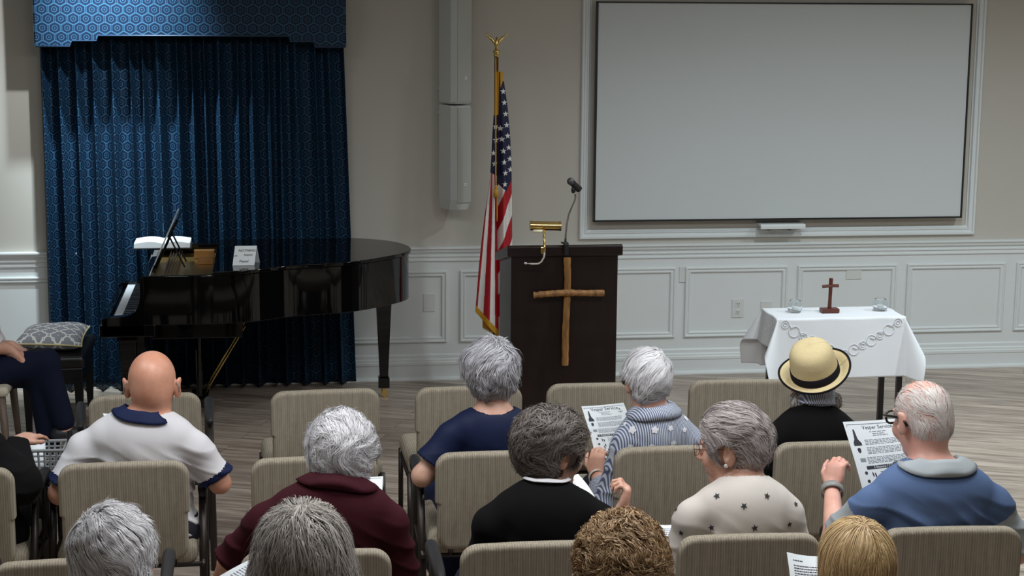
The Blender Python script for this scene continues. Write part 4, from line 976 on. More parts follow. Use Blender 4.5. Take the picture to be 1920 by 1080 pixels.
    def mk(F, name, mats, hh, fm=None, parent=e):
        los = np.array([q[1] for q in F.p if q[4] is False]).min(0) - .03; his = np.array([q[2] for q in F.p if q[4] is False]).max(0) + .03
        V, Q = F.mesh(los, his, hh); mi = fm(V[Q].mean(1)) if fm else None
        return np_mesh(name, V, Q, mats, parent, mi)
    p.mk = mk
    mk(B, 'body', skin, h)
    # shirt
    C = Field(); torso(C, .011, k=clothk)
    for S_, E_, W_ in ((SL, EL, WL), (SR, ER, WR)):
        ls = sleeve
        q = S_ + (E_ - S_) * min(ls, 1.0); C.cap(S_, q, .045 * b ** .5 + .012, .042 + sleeve_r, k=.035)
        if ls > 1: q2 = E_ + (W_ - E_) * (ls - 1); C.cap(E_, q2, .042 + sleeve_r, .034 + sleeve_r * .5, k=.03)
        # flat cuff
        end = q if ls <= 1 else q2; dr = unit(E_ - S_) if ls <= 1 else unit(W_ - E_)
        def cutfn(P, end=end, dr=dr): return np.maximum(-((P - end) @ dr), np.sqrt(((P - end) ** 2).sum(-1)) - .085)
        C._a(cutfn, end - .085, end + .085, 0, True)
    if extra_cloth: extra_cloth(C, p)
    C.cap(N + up * .0, Hf((0, -.02, -.04)), cutneck, cutneck * 1.05, k=.008, sub=True); cutref = C.p[-1]
    C.plane(hip - up * .10, -up)
    if fold:
        def fd_(P):
            q = (P - N) @ Rt; a = q[..., 0] / max(sw, .1)
            w = np.sin(46 * q[..., 2] + 26 * np.abs(q[..., 0]) * np.sign(a) * .8 + 2.2 * np.sin(11 * q[..., 0] + 5 * q[..., 2])) 
            w2 = np.sin(30 * q[..., 0] + 9 * np.sin(7 * q[..., 2]) + 2 * x * 7)
            m_ = np.clip((-q[..., 2] - .02) / .12, 0, 1)
            w = 1 - 2 * np.abs(w) ** .7; w3 = np.sin(60 * (q[..., 2] * .8 + q[..., 0] * .5) + 4 * np.sin(9 * q[..., 0] - 6 * q[..., 2] + x))
            return np.minimum(.0035, -fold * (w * .8 * m_ * (0.25 + .75 * np.clip(np.abs(a) * 1.4, 0, 1)) + .6 * w2 * m_ + .5 * w3 * m_ * np.clip(1.2 - np.abs(a), 0, 1)))
        C.disp(fd_)
    p.C = C
    C0 = Field(); C0.p = [q for q in C.p if q is not cutref]; p.C0 = C0
    p.shirt = mk(C, top[1], top[0], .0062, facemat(p) if facemat else None)
    # trousers or skirt
    lm, lname = lower or (M['trouser'], 'trousers')
    T_ = Field(); T_.ell(hip - np.array([0, 0, .01]), (.185 * b, .145, .135), k=.05)
    for H_, K_, A_ in zip(hj, knees, ankles):
        T_.cap(H_, K_, .094, .070, k=.04)
        if lname == 'skirt': T_.cap(K_, K_ * .25 + A_ * .75, .075, .085, k=.07)
        else: T_.cap(K_, A_ + (K_ - A_) * .08, .066, .056, k=.03)
    if lname == 'skirt': T_.cap((knees[0] + knees[1]) / 2, (hj[0] + hj[1]) / 2, .09, .12, k=.08)
    T_.plane(hip + up * .09, up); mk(T_, lname, lm, .009)
    S_ = [];
    for A_, f_ in zip(ankles, fd):
        F_ = Field(); F_.cap(A_ + np.array([0, 0, -.040]) - f_ * .035, A_ + np.array([0, 0, -.046]) + f_ * .135, .042, .036, k=.03)
        F_.plane(A_ + np.array([0, 0, -.079]), (0, 0, -1)); F_.plane(A_ + np.array([0, 0, .0]), (0, 0, 1)); mk(F_, 'shoe', M['shoe'], .007)
    for s_ in (-1, 1):
        E_ = Field().ell(Hf((s_ * .031, .086, .010)), np.array((.0122,) * 3) * hs); o_ = mk(E_, 'eye', M['eye'], .004)
    return p
M['trouser'] = cloth_mat('dark_trouser', srgb(44, 46, 56)); M['khaki'] = cloth_mat('khaki_trouser', srgb(150, 136, 112)); M['shoe'] = simple('dark_shoe', srgb(40, 40, 48), .5)
M['navyt'] = cloth_mat('navy_trouser', srgb(18, 26, 48))
# ---- hair
def hair(p, vol, mats, cuts=(), bottom=None, N=7000, M_=9, step=.011, flow='short', width=.0014, curl=0, cf=0, noise=.35, lift=.003, cap=True, region=None, seed=1, face=True, capk=.02, endlift=.004, bumps=None, h=.0052, lock=38, lockf=1.0, flyaway=.014):
    r = np.random.default_rng(seed); Hf, Rh, hs, Hc = p.Hf, p.Rh, p.hs, p.Hc
    F = Field()
    for c, rad in vol: F.ell(Hf(c), np.array(rad) * hs, Rh, k=capk)
    G = Field(); G.p = list(F.p)
    if bumps is None:
        def bumps(P, s=seed): 
            q = (P - Hc) @ Rh
            return .0035 * np.sin(q[..., 0] * 95 + 3 * np.sin(q[..., 2] * 28 + s) + 2 * np.sin(q[..., 1] * 31)) * np.sin(q[..., 1] * 42 + 2.5 * np.sin(q[..., 2] * 36 + s)) + .0025 * np.sin(q[..., 0] * 33 + s) * np.sin(q[..., 2] * 40 + q[..., 1] * 25)
    if bumps: F.disp(bumps); G.disp(bumps)
    if face: F.ell(Hf((0, .098, -.030)), np.array((.074, .062, .085)) * hs, Rh, k=.015, sub=True)
    for c, rad in cuts: F.ell(Hf(c), np.array(rad) * hs, Rh, k=.01, sub=True)
    if bottom is not None:
        for pt, nr in bottom: F.plane(Hf(pt), Rh @ np.array(nr, float), k=.008)
    los = np.array([q[1] for q in G.p if q[4] is False]).min(0) - .03; his = np.array([q[2] for q in G.p if q[4] is False]).max(0) + .03
    V, Q = F.mesh(los, his, h)
    Bf = Field(); Bf.p = p.B.p
    tri_v, tri_q = [V], [Q]; n0 = len(V)
    gn = grad(G, V[:: max(1, len(V) // 40000)])
    # roots on outer surface, outside the skin
    ok = (G(V) > -.006)
    loc = (V - Hc) @ Rh / hs
    if region is not None: ok &= region(loc)
    idx = np.nonzero(ok)[0]
    if len(idx) == 0: return None
    P = V[r.choice(idx, N)] + r.normal(0, .0025, (N, 3))
    crown = Hf((.005, -.045, .12)); fpart = r.normal(0, 1, (N, 3)) * noise
    down = Rh @ np.array([0, 0, -1.]) * .3 + np.array([0, 0, -.7])
    ribs = []; rnd = r.random(N); ph = r.random(N) * 6.28; offs = lift * (0.2 + r.random(N))
    Wd = width * (.6 + .8 * r.random(N))
    cl = r.normal(0, 1, (N, 1))
    # clumped noise: low frequency field so locks form
    phc = 3.1 * np.sin(P[:, 0] * 70 + 2 * np.sin(P[:, 2] * 60)) + 3.1 * np.sin(P[:, 2] * 66 + 2 * np.sin(P[:, 1] * 50))
    K = max(20, N // lock); gi = np.zeros(N, int)
    for s0 in range(0, N, 2000): gi[s0:s0 + 2000] = ((P[s0:s0 + 2000, None] - P[None, :K]) ** 2).sum(-1).argmin(1)
    fpart = fpart * .45 + fpart[gi] * 1.1; offs = offs + (r.random(N)[gi] - .2) * lift * .9; ph = ph[gi] if curl > .008 else ph
    fly = (r.random(N) > .90) * r.random(N) * flyaway
    def clump(P, s=38.): return np.stack([np.sin(P[:, 1] * s + 3 * np.sin(P[:, 2] * s * .6 + seed)), np.sin(P[:, 2] * s * .9 + 2.5 * np.sin(P[:, 0] * s * .7 + seed * 2)), np.sin(P[:, 0] * s * 1.1 + 2 * np.sin(P[:, 1] * s * .5 + seed * 3))], -1)
    for j in range(M_):
        g = grad(G, P); L = (P - Hc) @ Rh / hs
        if flow == 'short': d = (P - crown); d /= np.linalg.norm(d, axis=1, keepdims=True) + 1e-6; d = d + down * .25
        elif flow == 'down': d = np.tile(down, (N, 1)) + Rh @ np.array([1., 0, 0]) * (np.sign(L[:, :1]) * .9 * np.clip((L[:, 2:3] - .05) / .06, 0, 1)) + Rh @ np.array([0, -1., 0]) * .25 * np.clip(L[:, 2:3] / .08, 0, 1)
        elif flow == 'fall': d = (P - crown); d /= np.linalg.norm(d, axis=1, keepdims=True) + 1e-6; d = d * .7 + down * 1.0
        elif flow == 'left': d = (P - crown); d /= np.linalg.norm(d, axis=1, keepdims=True) + 1e-6; d = d * .8 + Rh @ np.array([-.8, -.15, -.35])
        elif flow == 'back': d = np.tile(Rh @ np.array([0, -1., 0.1]), (N, 1)) * np.clip(.4 + L[:, 2:3] * 9, .1, 1.2) + down * .55
        elif flow == 'right': d = (P - crown); d /= np.linalg.norm(d, axis=1, keepdims=True) + 1e-6; d = d * .8 + Rh @ np.array([.8, -.15, -.35])
        d = d + clump(P) * noise * .8 + fpart * .45
        d = d - g * (d * g).sum(1, keepdims=True); d /= np.linalg.norm(d, axis=1, keepdims=True) + 1e-6
        sd = np.cross(g, d)
        Pc = P
        if curl: a = phc + .5 * ph * (0 if curl > .008 else 1) + cf * j; Pc = P + curl * (np.cos(a)[:, None] * g * .8 + np.sin(a)[:, None] * sd)
        wj = Wd * (1 - .75 * (j / (M_ - 1)) ** 2)
        ribs.append(np.stack([Pc - sd * wj[:, None], Pc + sd * wj[:, None]], 1))
        P = P + d * step * (.7 + .6 * rnd[:, None])
        t = (j + 1) / M_; P = P + (P[gi] - P) * (.16 * t * lockf); gg = grad(G, P); P = P - gg * (G(P) - offs - endlift * t * t * rnd - fly * t)[:, None]
    R_ = np.stack(ribs, 1)                      # N, M, 2, 3
    if bottom is not None:
        pass
    RV = R_.reshape(-1, 3); base = np.arange(N)[:, None] * (M_ * 2) + np.arange(M_ - 1)[None] * 2
    RQ = np.stack([base, base + 1, base + 3, base + 2], -1).reshape(-1, 4)
    # drop ribbons that run into the face area or under the bottom cut too far
    Lc = (RV[RQ].mean(1) - Hc) @ Rh / hs
    keep = ~((Lc[:, 1] > .055) & (Lc[:, 2] < .045) & (np.abs(Lc[:, 0]) < .066)) if face else np.ones(len(RQ), bool)
    if bottom is not None:
        for pt, nr in bottom:
            nr = np.array(nr, float) / np.linalg.norm(nr); keep &= ((Lc - np.array(pt)) @ nr) < .010
    for c, rad in cuts: keep &= (((Lc - np.array(c)) / np.array(rad)) ** 2).sum(1) > .9
    RQ = RQ[keep]
    if cap: VV = np.concatenate([V, RV]); QQ = np.concatenate([Q, RQ + n0])
    else: VV, QQ = RV, RQ
    return np_mesh('hair', VV, QQ, mats, p.e)
def collar(p, mat, name='collar', r0=.066, h=.036, drop=.020, flare=.034, gap=.5, sx=1.0, fold=True, tilt=0, sink=0):
    up = unit(p.Rt[:, 2] * .6 + unit(p.Hf((0, -.02, -.05)) - p.N) * .4); fy = unit(p.Rt[:, 1] - up * (p.Rt[:, 1] @ up)); sx_ = np.cross(fy, up)
    for t_ in np.arange(-.03, .14, .004):
        Q_ = (p.N + up * t_ - fy * (r0 + .002))[None]
        if p.C0(Q_)[0] > .002: break
    base_ = p.N + up * (t_ - .004 - sink) - fy * .004
    A = np.linspace(gap * .5, 2 * math.pi - gap * .5, 64); prof = [(r0, -.012), (r0 - .002, h * .5), (r0 - .001, h), (r0 + .004, h + .003)] + ([(r0 + flare * .3, h * .7), (r0 + flare * .55, h * .2), (r0 + flare * .78, -drop * .4), (r0 + flare, -drop)] if fold else [])
    P = np.zeros((len(A), len(prof), 3))
    for i, a in enumerate(A):
        side = abs(math.sin(a))
        for j, (r, z) in enumerate(prof):
            dirn = fy * math.cos(a) + sx_ * math.sin(a) * 1.0; zz = z - (.006 * side + .010 * (math.cos(a) > 0) * abs(math.cos(a)))
            P[i, j] = base_ + dirn * r * (1.02 if side > .5 else 1.0) + up * (zz + .006)
            if j >= 3 and fold:
                q = P[i, j][None]; dd = p.C(q)[0]
                if dd < .009 or j == len(prof) - 1: P[i, j] = (q + grad(p.C, q) * (.009 - dd))[0]
    return MB().grid(P).build(name, mat, p.e, smooth=True, solid=.003)
def decals(p, shapes, mats, name, parent=None):
    "flat motifs pressed onto the clothing surface: shapes = [(pixel x, pixel y, Y guess, polygon list)]"
    m = MB()
    for px, py, Y, polys, rot, s in shapes:
        # march the camera ray to the cloth surface
        d = CF + CR * (px - 960) / FPX - CU * (py - 540) / FPX; d = d / np.linalg.norm(d); t = np.linalg.norm(at(px, py, Y) - CC) - .35
        for _ in range(60):
            X = (CC + d * t - p.O)[None]; dd = p.C(X)[0]
            if dd < .0008: break
            t += dd * .8
        if dd > .01: continue
        n = grad(p.C, X)[0]; u = unit(np.cross(np.array([0, 0, 1.]), n)); u = -u if u @ CR < 0 else u; v = np.cross(n, u); v = v if v[2] > 0 else -v; c, s_ = math.cos(rot), math.sin(rot)
        for mi, poly in polys:
            pts = []
            for a, b in poly:
                q = X[0] + (u * (a * c - b * s_) + v * (a * s_ + b * c)) * s; qq = q[None]
                for _ in range(3): qq = qq - grad(p.C, qq) * (p.C(qq) - .0022)[:, None]
                pts.append(qq[0])
            cen = np.mean(pts, 0)[None]
            for _ in range(2): cen = cen - grad(p.C, cen) * (p.C(cen) - .0026)[:, None]
            n_ = len(pts); m.add(pts + [cen[0]], [(i, (i + 1) % n_, n_) for i in range(n_)], mi)
    if m.v: return join_into(p.shirt, m, mats)
def glasses(p, mat, w=.024, h=.019, t=.0022, lens=True):
    Hf = p.Hf; m = MB()
    for s_ in (-1, 1):
        ring = [Hf((s_ * .034 + w * math.copysign(abs(math.cos(a)) ** .7, math.cos(a)), .112 - .004 * abs(math.cos(a)), .008 + h * math.copysign(abs(math.sin(a)) ** .7, math.sin(a)))) for a in np.linspace(0, 2 * math.pi, 25)]
        m.tube(ring, t, 8, cap=False)
        m.tube([Hf((s_ * .060, .106, .016)), Hf((s_ * .074, .098, .017)), Hf((s_ * .083, .060, .016)), Hf((s_ * .086, .01, .014)), Hf((s_ * .085, -.022, .008)), Hf((s_ * .084, -.038, -.012))], t * 1.25, 8)
    m.tube([Hf((-.012, .114, .012)), Hf((0, .118, .015)), Hf((.012, .114, .012))], t, 8)
    return m.build('glasses', mat, p.e, smooth=True)
CR_ = (0, -.008, .028)
def cran(t, tz=None, ty=None): return (CR_, (.077 + t, .098 + (ty or t), .090 + (tz or t)))
NAPE = [((0, -.03, -.060), (0, .75, -1))]
star5 = [(math.sin(2 * math.pi * i / 10) * (1 if i % 2 == 0 else .42), math.cos(2 * math.pi * i / 10) * (1 if i % 2 == 0 else .42)) for i in range(10)]
H_ = {}
H_['white'] = hair_mat('white_hair', srgb(196, 194, 198), srgb(248, 246, 248)); H_['silver'] = hair_mat('silver_hair', srgb(130, 128, 134), srgb(212, 210, 216))
H_['dgrey'] = hair_mat('dark_grey_hair', srgb(62, 54, 50), srgb(140, 130, 124)); H_['mgrey'] = hair_mat('grey_hair', srgb(118, 110, 104), srgb(200, 192, 184))
H_['curl'] = hair_mat('brown_curls', srgb(104, 74, 48), srgb(214, 180, 138)); H_['blond'] = hair_mat('blond_hair', srgb(150, 112, 68), srgb(236, 206, 154)); H_['bw'] = hair_mat('pinkish_white_hair', srgb(214, 200, 194), srgb(246, 240, 236))
T = {}
T['white'] = cloth_mat('white_knit', srgb(228, 226, 230)); T['navy'] = cloth_mat('navy_cloth', srgb(26, 36, 72), rough=.7); T['maroon'] = cloth_mat('maroon_pique', srgb(62, 16, 28)); T['black'] = cloth_mat('black_knit', srgb(14, 13, 15), rough=.95)
T['cream'] = cloth_mat('ivory_knit', srgb(226, 218, 210)); T['blue'] = cloth_mat('blue_pique', srgb(94, 116, 156)); T['grey'] = cloth_mat('grey_pique', srgb(170, 176, 180)); T['navyd'] = cloth_mat('navy_dress_cloth', srgb(22, 32, 64), rough=.6)
def stripes():
    k = NT('blue_striped_cotton'); sp = k.n('ShaderNodeSeparateXYZ', inp={0: k.coord()}); s = k.math('SINE', k.math('MULTIPLY', k.math('ADD', sp.outputs[0], k.math('MULTIPLY', sp.outputs[1], .4)), 2 * math.pi / .0072))
    k.link(k.mix(k.ramp(s, -.3, .3), srgb(92, 104, 136), srgb(208, 212, 222)), k.b.inputs['Base Color']); k.b.inputs['Roughness'].default_value = .8; return k.m
T['stripe'] = stripes()
def fm_sleeve(mi_main, mi_sleeve, mi_cuff=None, cuff=.02, sleeve=.9):
    def outer(p):
        def fm(c):
            out = np.full(len(c), mi_main)
            for S_, E_ in ((p.SL, p.EL), (p.SR, p.ER)):
                d = unit(E_ - S_); L = np.linalg.norm(E_ - S_); t = (c - S_) @ d; rad = np.linalg.norm((c - S_) - t[:, None] * d, axis=1)
                side = unit(S_ - p.N); lat = (c - p.N) @ side; sm = (t > .035) & (rad < .085) & (t < L * 1.02) & (lat > np.linalg.norm(S_ - p.N) * .80)
                if mi_sleeve is not None: out[sm] = mi_sleeve
                if mi_cuff is not None: out[(t > L * sleeve - cuff) & (t < L * 1.1) & (rad < .08)] = mi_cuff
            return out
        return fm
    return outer
# 1 bald man in white polo
p = person('bald man in a white polo with navy collar, seated second row left', at(262, 900, R2)[0], R2, (284, 658, 6.47), (268, 798, 6.42), (158, 842, 6.42), (366, 842, 6.40), SK1, ([T['white'], T['navy']], 'polo_shirt'),
           EL=(112, 925, 6.38), ER=(412, 905, 6.42), WR=(396, 872, 6.68), WL=(120, 905, 6.62), hs=1.13, b=1.12, sleeve=.84, sleeve_r=.024, yaw=-3, cutneck=.080,
           facemat=fm_sleeve(0, None, 1, .030, .84), lower=(M['trouser'], 'trousers'), ankles=[(at(200, 900, R2)[0], 6.95, .08), (at(345, 1000, 6.8)[0], 6.80, .40)], knees=[(at(170, 900, R2)[0], 6.87, .46), (at(330, 900, 6.8)[0] - .10, 6.85, .50)], fold=.0075)
collar(p, T['navy'], r0=.070, h=.024, flare=.032, drop=.014, sink=.022)
for s_ in (-1, 1): MB().tube([p.Hf((s_ * .083, -.030, .018)), p.Hf((s_ * .088, -.026, -.002)), p.Hf((s_ * .086, -.020, -.018))], .0038, 8).build('hearing_aid', simple('hearing_aid_grey', srgb(150, 140, 130), .35), p.e, smooth=True)
# 2 woman in navy dress
p = person('woman with short spiky silver hair in a navy puff sleeved dress', at(930, 900, R2)[0], R2, (921, 645, 6.46), (925, 792, 6.42), (848, 820, 6.42), (992, 818, 6.42), SK2, ([T['navyd']], 'dress_top'),
           EL=(792, 892, 6.40), WL=(835, 868, 6.62), hs=1.0, sleeve=.70, sleeve_r=.030, yaw=8, cutneck=.078, lower=(T['navyd'], 'skirt'), fold=.003)
hair(p, [cran(.022, .024, .024), ((0, -.03, -.03), (.080, .072, .062)), ((-.045, .0, .035), (.062, .085, .075))], H_['silver'], bottom=[((0, -.03, -.082), (0, .55, -1))], cuts=[((-.095, .02, -.045), (.03, .05, .05)), ((.1, .03, -.05), (.03, .05, .05))], flow='short', noise=.55, lift=.006, endlift=.012, N=8000, step=.009)
# 3 woman in striped shirt
p = person('white-haired woman in a blue striped shirt with white flowers reading a programme', at(1240, 900, R2)[0], R2, (1214, 662, 6.46), (1228, 790, 6.42), (1176, 832, 6.42), (1290, 828, 6.42), SK2, ([T['stripe']], 'striped_shirt'),
           EL=(1136, 945, 6.46), WL=(1120, 893, 6.72), hs=.97, sleeve=1.72, sleeve_r=.015, yaw=10, cutneck=.064, hL={'dn': (np.array([-.02, .25, 1.]), np.array([.5, .6, 0])), 'side': 1, 'curl': .75}, fold=.006)
P3 = p
hair(p, [cran(.015, .022, .018), ((0, -.040, -.01), (.064, .066, .058))], H_['white'], bottom=[((0, -.03, -.052), (0, .7, -1))], cuts=[((-.100, -.008, -.022), (.040, .046, .046)), ((.100, -.008, -.022), (.040, .046, .046))], flow='left', noise=.3, lift=.004, N=8000)
collar(p, T['stripe'], r0=.061, h=.006, flare=.040, drop=.030, sink=.014)
fl5 = [(1, [(math.cos(a) * (.62 + .38 * abs(math.cos(2.5 * a))), math.sin(a) * (.62 + .38 * abs(math.cos(2.5 * a)))) for a in np.linspace(0, 2 * math.pi, 26)[:-1]])]
M['petal'] = cloth_mat('white_embroidery', srgb(236, 236, 242))
decals(p, [(x, y, 6.4, fl5, r_, s_) for x, y, r_, s_ in [(1186, 806, 0, .017), (1215, 785, .4, .012), (1228, 806, .2, .015), (1257, 803, .8, .012), (1286, 784, .3, .014), (1283, 806, .1, .011), (1172, 795, .5, .010), (1262, 832, 0, .014), (1222, 838, .5, .013), (1182, 838, .9, .013)]], [M['petal'], M['petal']], 'flower_motifs')
d = unit(p.WL - p.EL); w0 = p.WL - d * .012
MB().tube([w0 - d * .009, w0 + d * .009], .036, 16, cap=False).build('wristwatch', simple('pale_watch', srgb(225, 215, 200), .3), p.e, smooth=True, solid=.003)
# 4 woman in hat
p = person('woman in a black cardigan and striped collar wearing a straw hat', at(1540, 900, R2)[0], R2, (1527, 668, 6.48), (1526, 790, 6.42), (1462, 822, 6.42), (1590, 820, 6.42), SK2, ([T['black']], 'cardigan'),
           hs=.96, sleeve=1.9, yaw=0, cutneck=.072, fold=.003, b=1.05)
collar(p, T['stripe'], r0=.064, h=.050, flare=.02, drop=-.01)
hair(p, [cran(.003), ((0, -.04, -.055), (.094, .060, .050))], H_['mgrey'], bottom=[((0, -.03, -.086), (0, .5, -1))], flow='down', noise=.6, curl=.006, cf=1.2, lift=.006, N=6000, M_=10, region=lambda L: L[:, 2] < -.03)
tg = Matrix
Rt_ = rotz(math.radians(0)) @ rotx(math.radians(20)) @ roty(math.radians(-19))
hc = at(1529, 700, 6.46)
e = empty('straw_hat', tuple(hc), 0, 'cream straw hat with black band and black edged brim on the woman in black', 'hat')
k = NT('cream_straw'); v = k.coord(); sp = k.n('ShaderNodeSeparateXYZ', inp={0: v}); z_ = k.math('SINE', k.math('MULTIPLY', sp.outputs[2], 2400)); nz = k.noise(v, 420, 2)
k.link(k.mix(k.ramp(nz, .3, .7), srgb(204, 184, 136), srgb(226, 208, 164)), k.b.inputs['Base Color']); k.b.inputs['Roughness'].default_value = .75; k.bump(nz, .4, .0008); M['straw'] = k.m
M['band'] = cloth_mat('black_hat_band', srgb(20, 18, 26))
def brimz(r, a): return .030 * max(0, (r - .1)) / .04 * (abs(math.sin(a)) ** 2) * 1.0 - .004
prof = [(0, .118), (.03, .1175), (.056, .113), (.074, .102), (.0835, .084), (.088, .060), (.091, .030), (.094, .006), (.099, .0), (.112, -.002), (.128, -.001), (.1395, .001)]
def hatring(prof, a0=0):
    n = 72; P = np.zeros((len(prof), n + 1, 3))
    for i, (r, z) in enumerate(prof):
        for j in range(n + 1):
            a = 2 * math.pi * j / n; zz = z + (.026 * ((r - .099) / .04) * math.cos(a) ** 2 if r > .099 else 0) + (.012 * ((r - .099) / .04) * (math.sin(a) < 0) * math.sin(a) ** 2 if r > .099 else 0)
            P[i, j] = (r * math.cos(a), r * 1.08 * math.sin(a), zz * (1.16 if r < .0985 else 1))
    return P @ Rt_.T
MB().grid(hatring(prof)).build('hat_body', M['straw'], e, smooth=True, solid=.0025)
MB().grid(hatring([(.0905, .032), (.0945, .030), (.0965, .008), (.0965, .004)])).build('hat_band', M['band'], e, smooth=True, solid=.0015)
pe_ = hatring([(.1395, .001)])[0]; MB().tube(list(pe_), .0045, 8, cap=False).build('brim_edge', M['band'], e, smooth=True)
# 5 man in maroon polo
p = person('white-haired man in a maroon polo shirt looking down, third row', at(605, 1040, R3)[0], R3, (640, 788, 5.46), (628, 930, 5.36), (498, 980, 5.36), (730, 982, 5.36), SK1, ([T['maroon']], 'polo_shirt'),
           EL=(432, 1056, 5.44), WL=(400, 1120, 5.66), ER=(752, 1085, 5.42), hs=1.10, b=1.1, sleeve=.93, sleeve_r=.022, pitch=9, yaw=-6, cutneck=.078, fold=.007, lower=(M['khaki'], 'trousers'))
P5 = p
hair(p, [cran(.019, .022, .020), ((0, -.040, -.005), (.068, .076, .062))], H_['white'], bottom=[((0, -.03, -.050), (0, .7, -1))], cuts=[((-.104, -.012, -.024), (.042, .050, .046)), ((.104, -.012, -.024), (.042, .050, .046))], flow='back', noise=.75, lift=.009, endlift=.012, N=9000, width=.0013)
collar(p, T['maroon'], r0=.070, h=.022, flare=.044, drop=.018, sink=.016)
# 6 woman in black cardigan, turned right
p = person('woman with wavy dark grey hair and glasses in a black cardigan, turned right', at(1010, 1040, R3)[0], R3, (1034, 778, 5.46), (1022, 942, 5.38), (922, 985, 5.38), (1122, 980, 5.36), SK2, ([T['black']], 'cardigan'),
           ER=(1172, 1045, 5.46), WR=(1166, 958, 5.62), hs=1.04, yaw=-66, pitch=8, cutneck=.066, sleeve=1.78, b=1.1, fold=.003, hR={'dn': (np.array([.25, .1, 1.]), np.array([-1., .2, 0])), 'side': -1, 'curl': 1.05})
hair(p, [cran(.022, .022, .026), ((0, -.04, -.01), (.084, .072, .070))], H_['dgrey'], bottom=[((0, -.03, -.074), (0, .6, -1))], cuts=[((0, .105, -.018), (.088, .078, .100)), ((.104, .005, -.020), (.040, .042, .046)), ((-.110, .01, -.03), (.032, .036, .040))], flow='back', noise=.7, lift=.008, curl=.004, cf=.9, endlift=.010, N=9000, M_=9)
glasses(p, simple('thin_wire_frame', srgb(120, 80, 60), .3, .6), t=.0012)
collar(p, T['white'], r0=.062, h=.006, flare=.010, drop=.002, sink=.004)
# 7 woman in white sweater with stars, turned left
p = person('woman in a white sweater dotted with dark stars, glasses and pearl earring, face left', at(1392, 1040, R3)[0], R3, (1378, 769, 5.46), (1400, 930, 5.38), (1300, 972, 5.38), (1472, 965, 5.38), SK2, ([T['cream']], 'star_sweater'),
           EL=(1262, 1068, 5.42), WL=(1240, 1090, 5.66), ER=(1500, 1060, 5.42), hs=1.08, yaw=58, pitch=10, cutneck=.074, sleeve=.97, b=1.1, sleeve_r=.018, fold=.0045)
hair(p, [cran(.016, .022, .020), ((0, -.04, .0), (.074, .078, .075))], hair_mat('ash_hair', srgb(118, 106, 102), srgb(206, 196, 194)), bottom=[((0, -.03, -.070), (0, .75, -1))], cuts=[((0, .105, -.018), (.088, .078, .100)), ((-.098, .0, -.012), (.034, .040, .046)), ((.098, .0, -.012), (.034, .040, .046))], flow='back', noise=.3, lift=.003, N=9000)
glasses(p, simple('copper_wire_frame', srgb(150, 96, 80), .3, .6), t=.0013)
F_ = Field().ell(p.Hf((-.088, .002, -.036)), (.0075, .0075, .0075)); p.mk(F_, 'pearl_earring', simple('pearl', srgb(240, 230, 220), .15, coat=.5), .002)
up = p.Rt[:, 2]; cpt = [p.N + up * (.030 + .010 * math.cos(a)) + p.Rt[:, 0] * .064 * math.sin(a) - p.Rt[:, 1] * .064 * math.cos(a) for a in np.linspace(-1.4, 1.4, 20)]
MB().tube(cpt, .0016, 6).build('necklace', simple('gold_chain', (.8, .6, .3), .25, 1), p.e, smooth=True)
M['starink'] = simple('charcoal_star', srgb(58, 58, 62), .8)
decals(p, [(x, y, 5.36, [(0, star5)], r_, s_) for x, y, r_, s_ in [(1344, 930, .6, .0125), (1395, 949, 3.1, .0125), (1438, 930, 3.3, .0125), (1492, 945, .9, .011), (1334, 989, .3, .0125), (1415, 990, .15, .0125), (1480, 983, 2.6, .011), (1268, 955, 1.2, .011), (1277, 999, 1.2, .0115), (1340, 1035, 2.0, .012)]], [M['starink']], 'star_motifs')
# 8 man in blue polo
p = person('balding man in a blue and grey polo with black glasses holding up a programme', at(1762, 1040, R3)[0], R3, (1734, 716, 5.46), (1752, 892, 5.38), (1632, 950, 5.38), (1862, 945, 5.38), SK4, ([T['blue'], T['grey']], 'polo_shirt'),
           EL=(1564, 1010, 5.46), WL=(1560, 914, 5.70), ER=(1906, 1035, 5.42), hs=1.10, yaw=14, pitch=12, cutneck=.082, sleeve=.90, sleeve_r=.024, b=1.16, facemat=fm_sleeve(0, 1, None), fold=.009,
           hL={'dn': (np.array([.25, .30, 1.]), np.array([.75, .55, -.1])), 'side': 1, 'curl': .82}, lower=(M['khaki'], 'trousers'))
P8 = p
hair(p, [cran(.002), ((0, -.045, -.02), (.066, .060, .058))], H_['bw'], bottom=[((0, -.03, -.064), (0, .7, -1))], cuts=[((-.095, .01, -.02), (.025, .04, .04)), ((.095, .01, -.02), (.025, .04, .04))], flow='back', noise=.22, lift=.0015, endlift=.002, cap=False, N=4200, width=.0006, step=.0075, M_=7, flyaway=.006, lock=90, bumps=False,
     region=lambda L: (L[:, 1] < .075) & (L[:, 2] > -.06) & ((L[:, 0] ** 2 / .050 ** 2 + (L[:, 1] + .005) ** 2 / .060 ** 2 > 1) | (L[:, 2] < .03) | ((L[:, 0] * 977 + L[:, 1] * 353) % .01 < .0012)) & ((L[:, 0] * 1377 + L[:, 2] * 753) % .01 < .0058))
glasses(p, simple('black_thick_frame', (.01, .01, .012), .25), w=.026, h=.019, t=.0040)
collar(p, T['grey'], r0=.072, h=.026, flare=.046, drop=.020, sink=.018)
d = unit(p.WL - p.EL); w0 = p.WL - d * .020
MB().tube([w0 - d * .014, w0 + d * .014], .0375, 20, cap=False).build('wristwatch', simple('grey_watch_strap', srgb(150, 150, 148), .4), p.e, smooth=True, solid=.004)
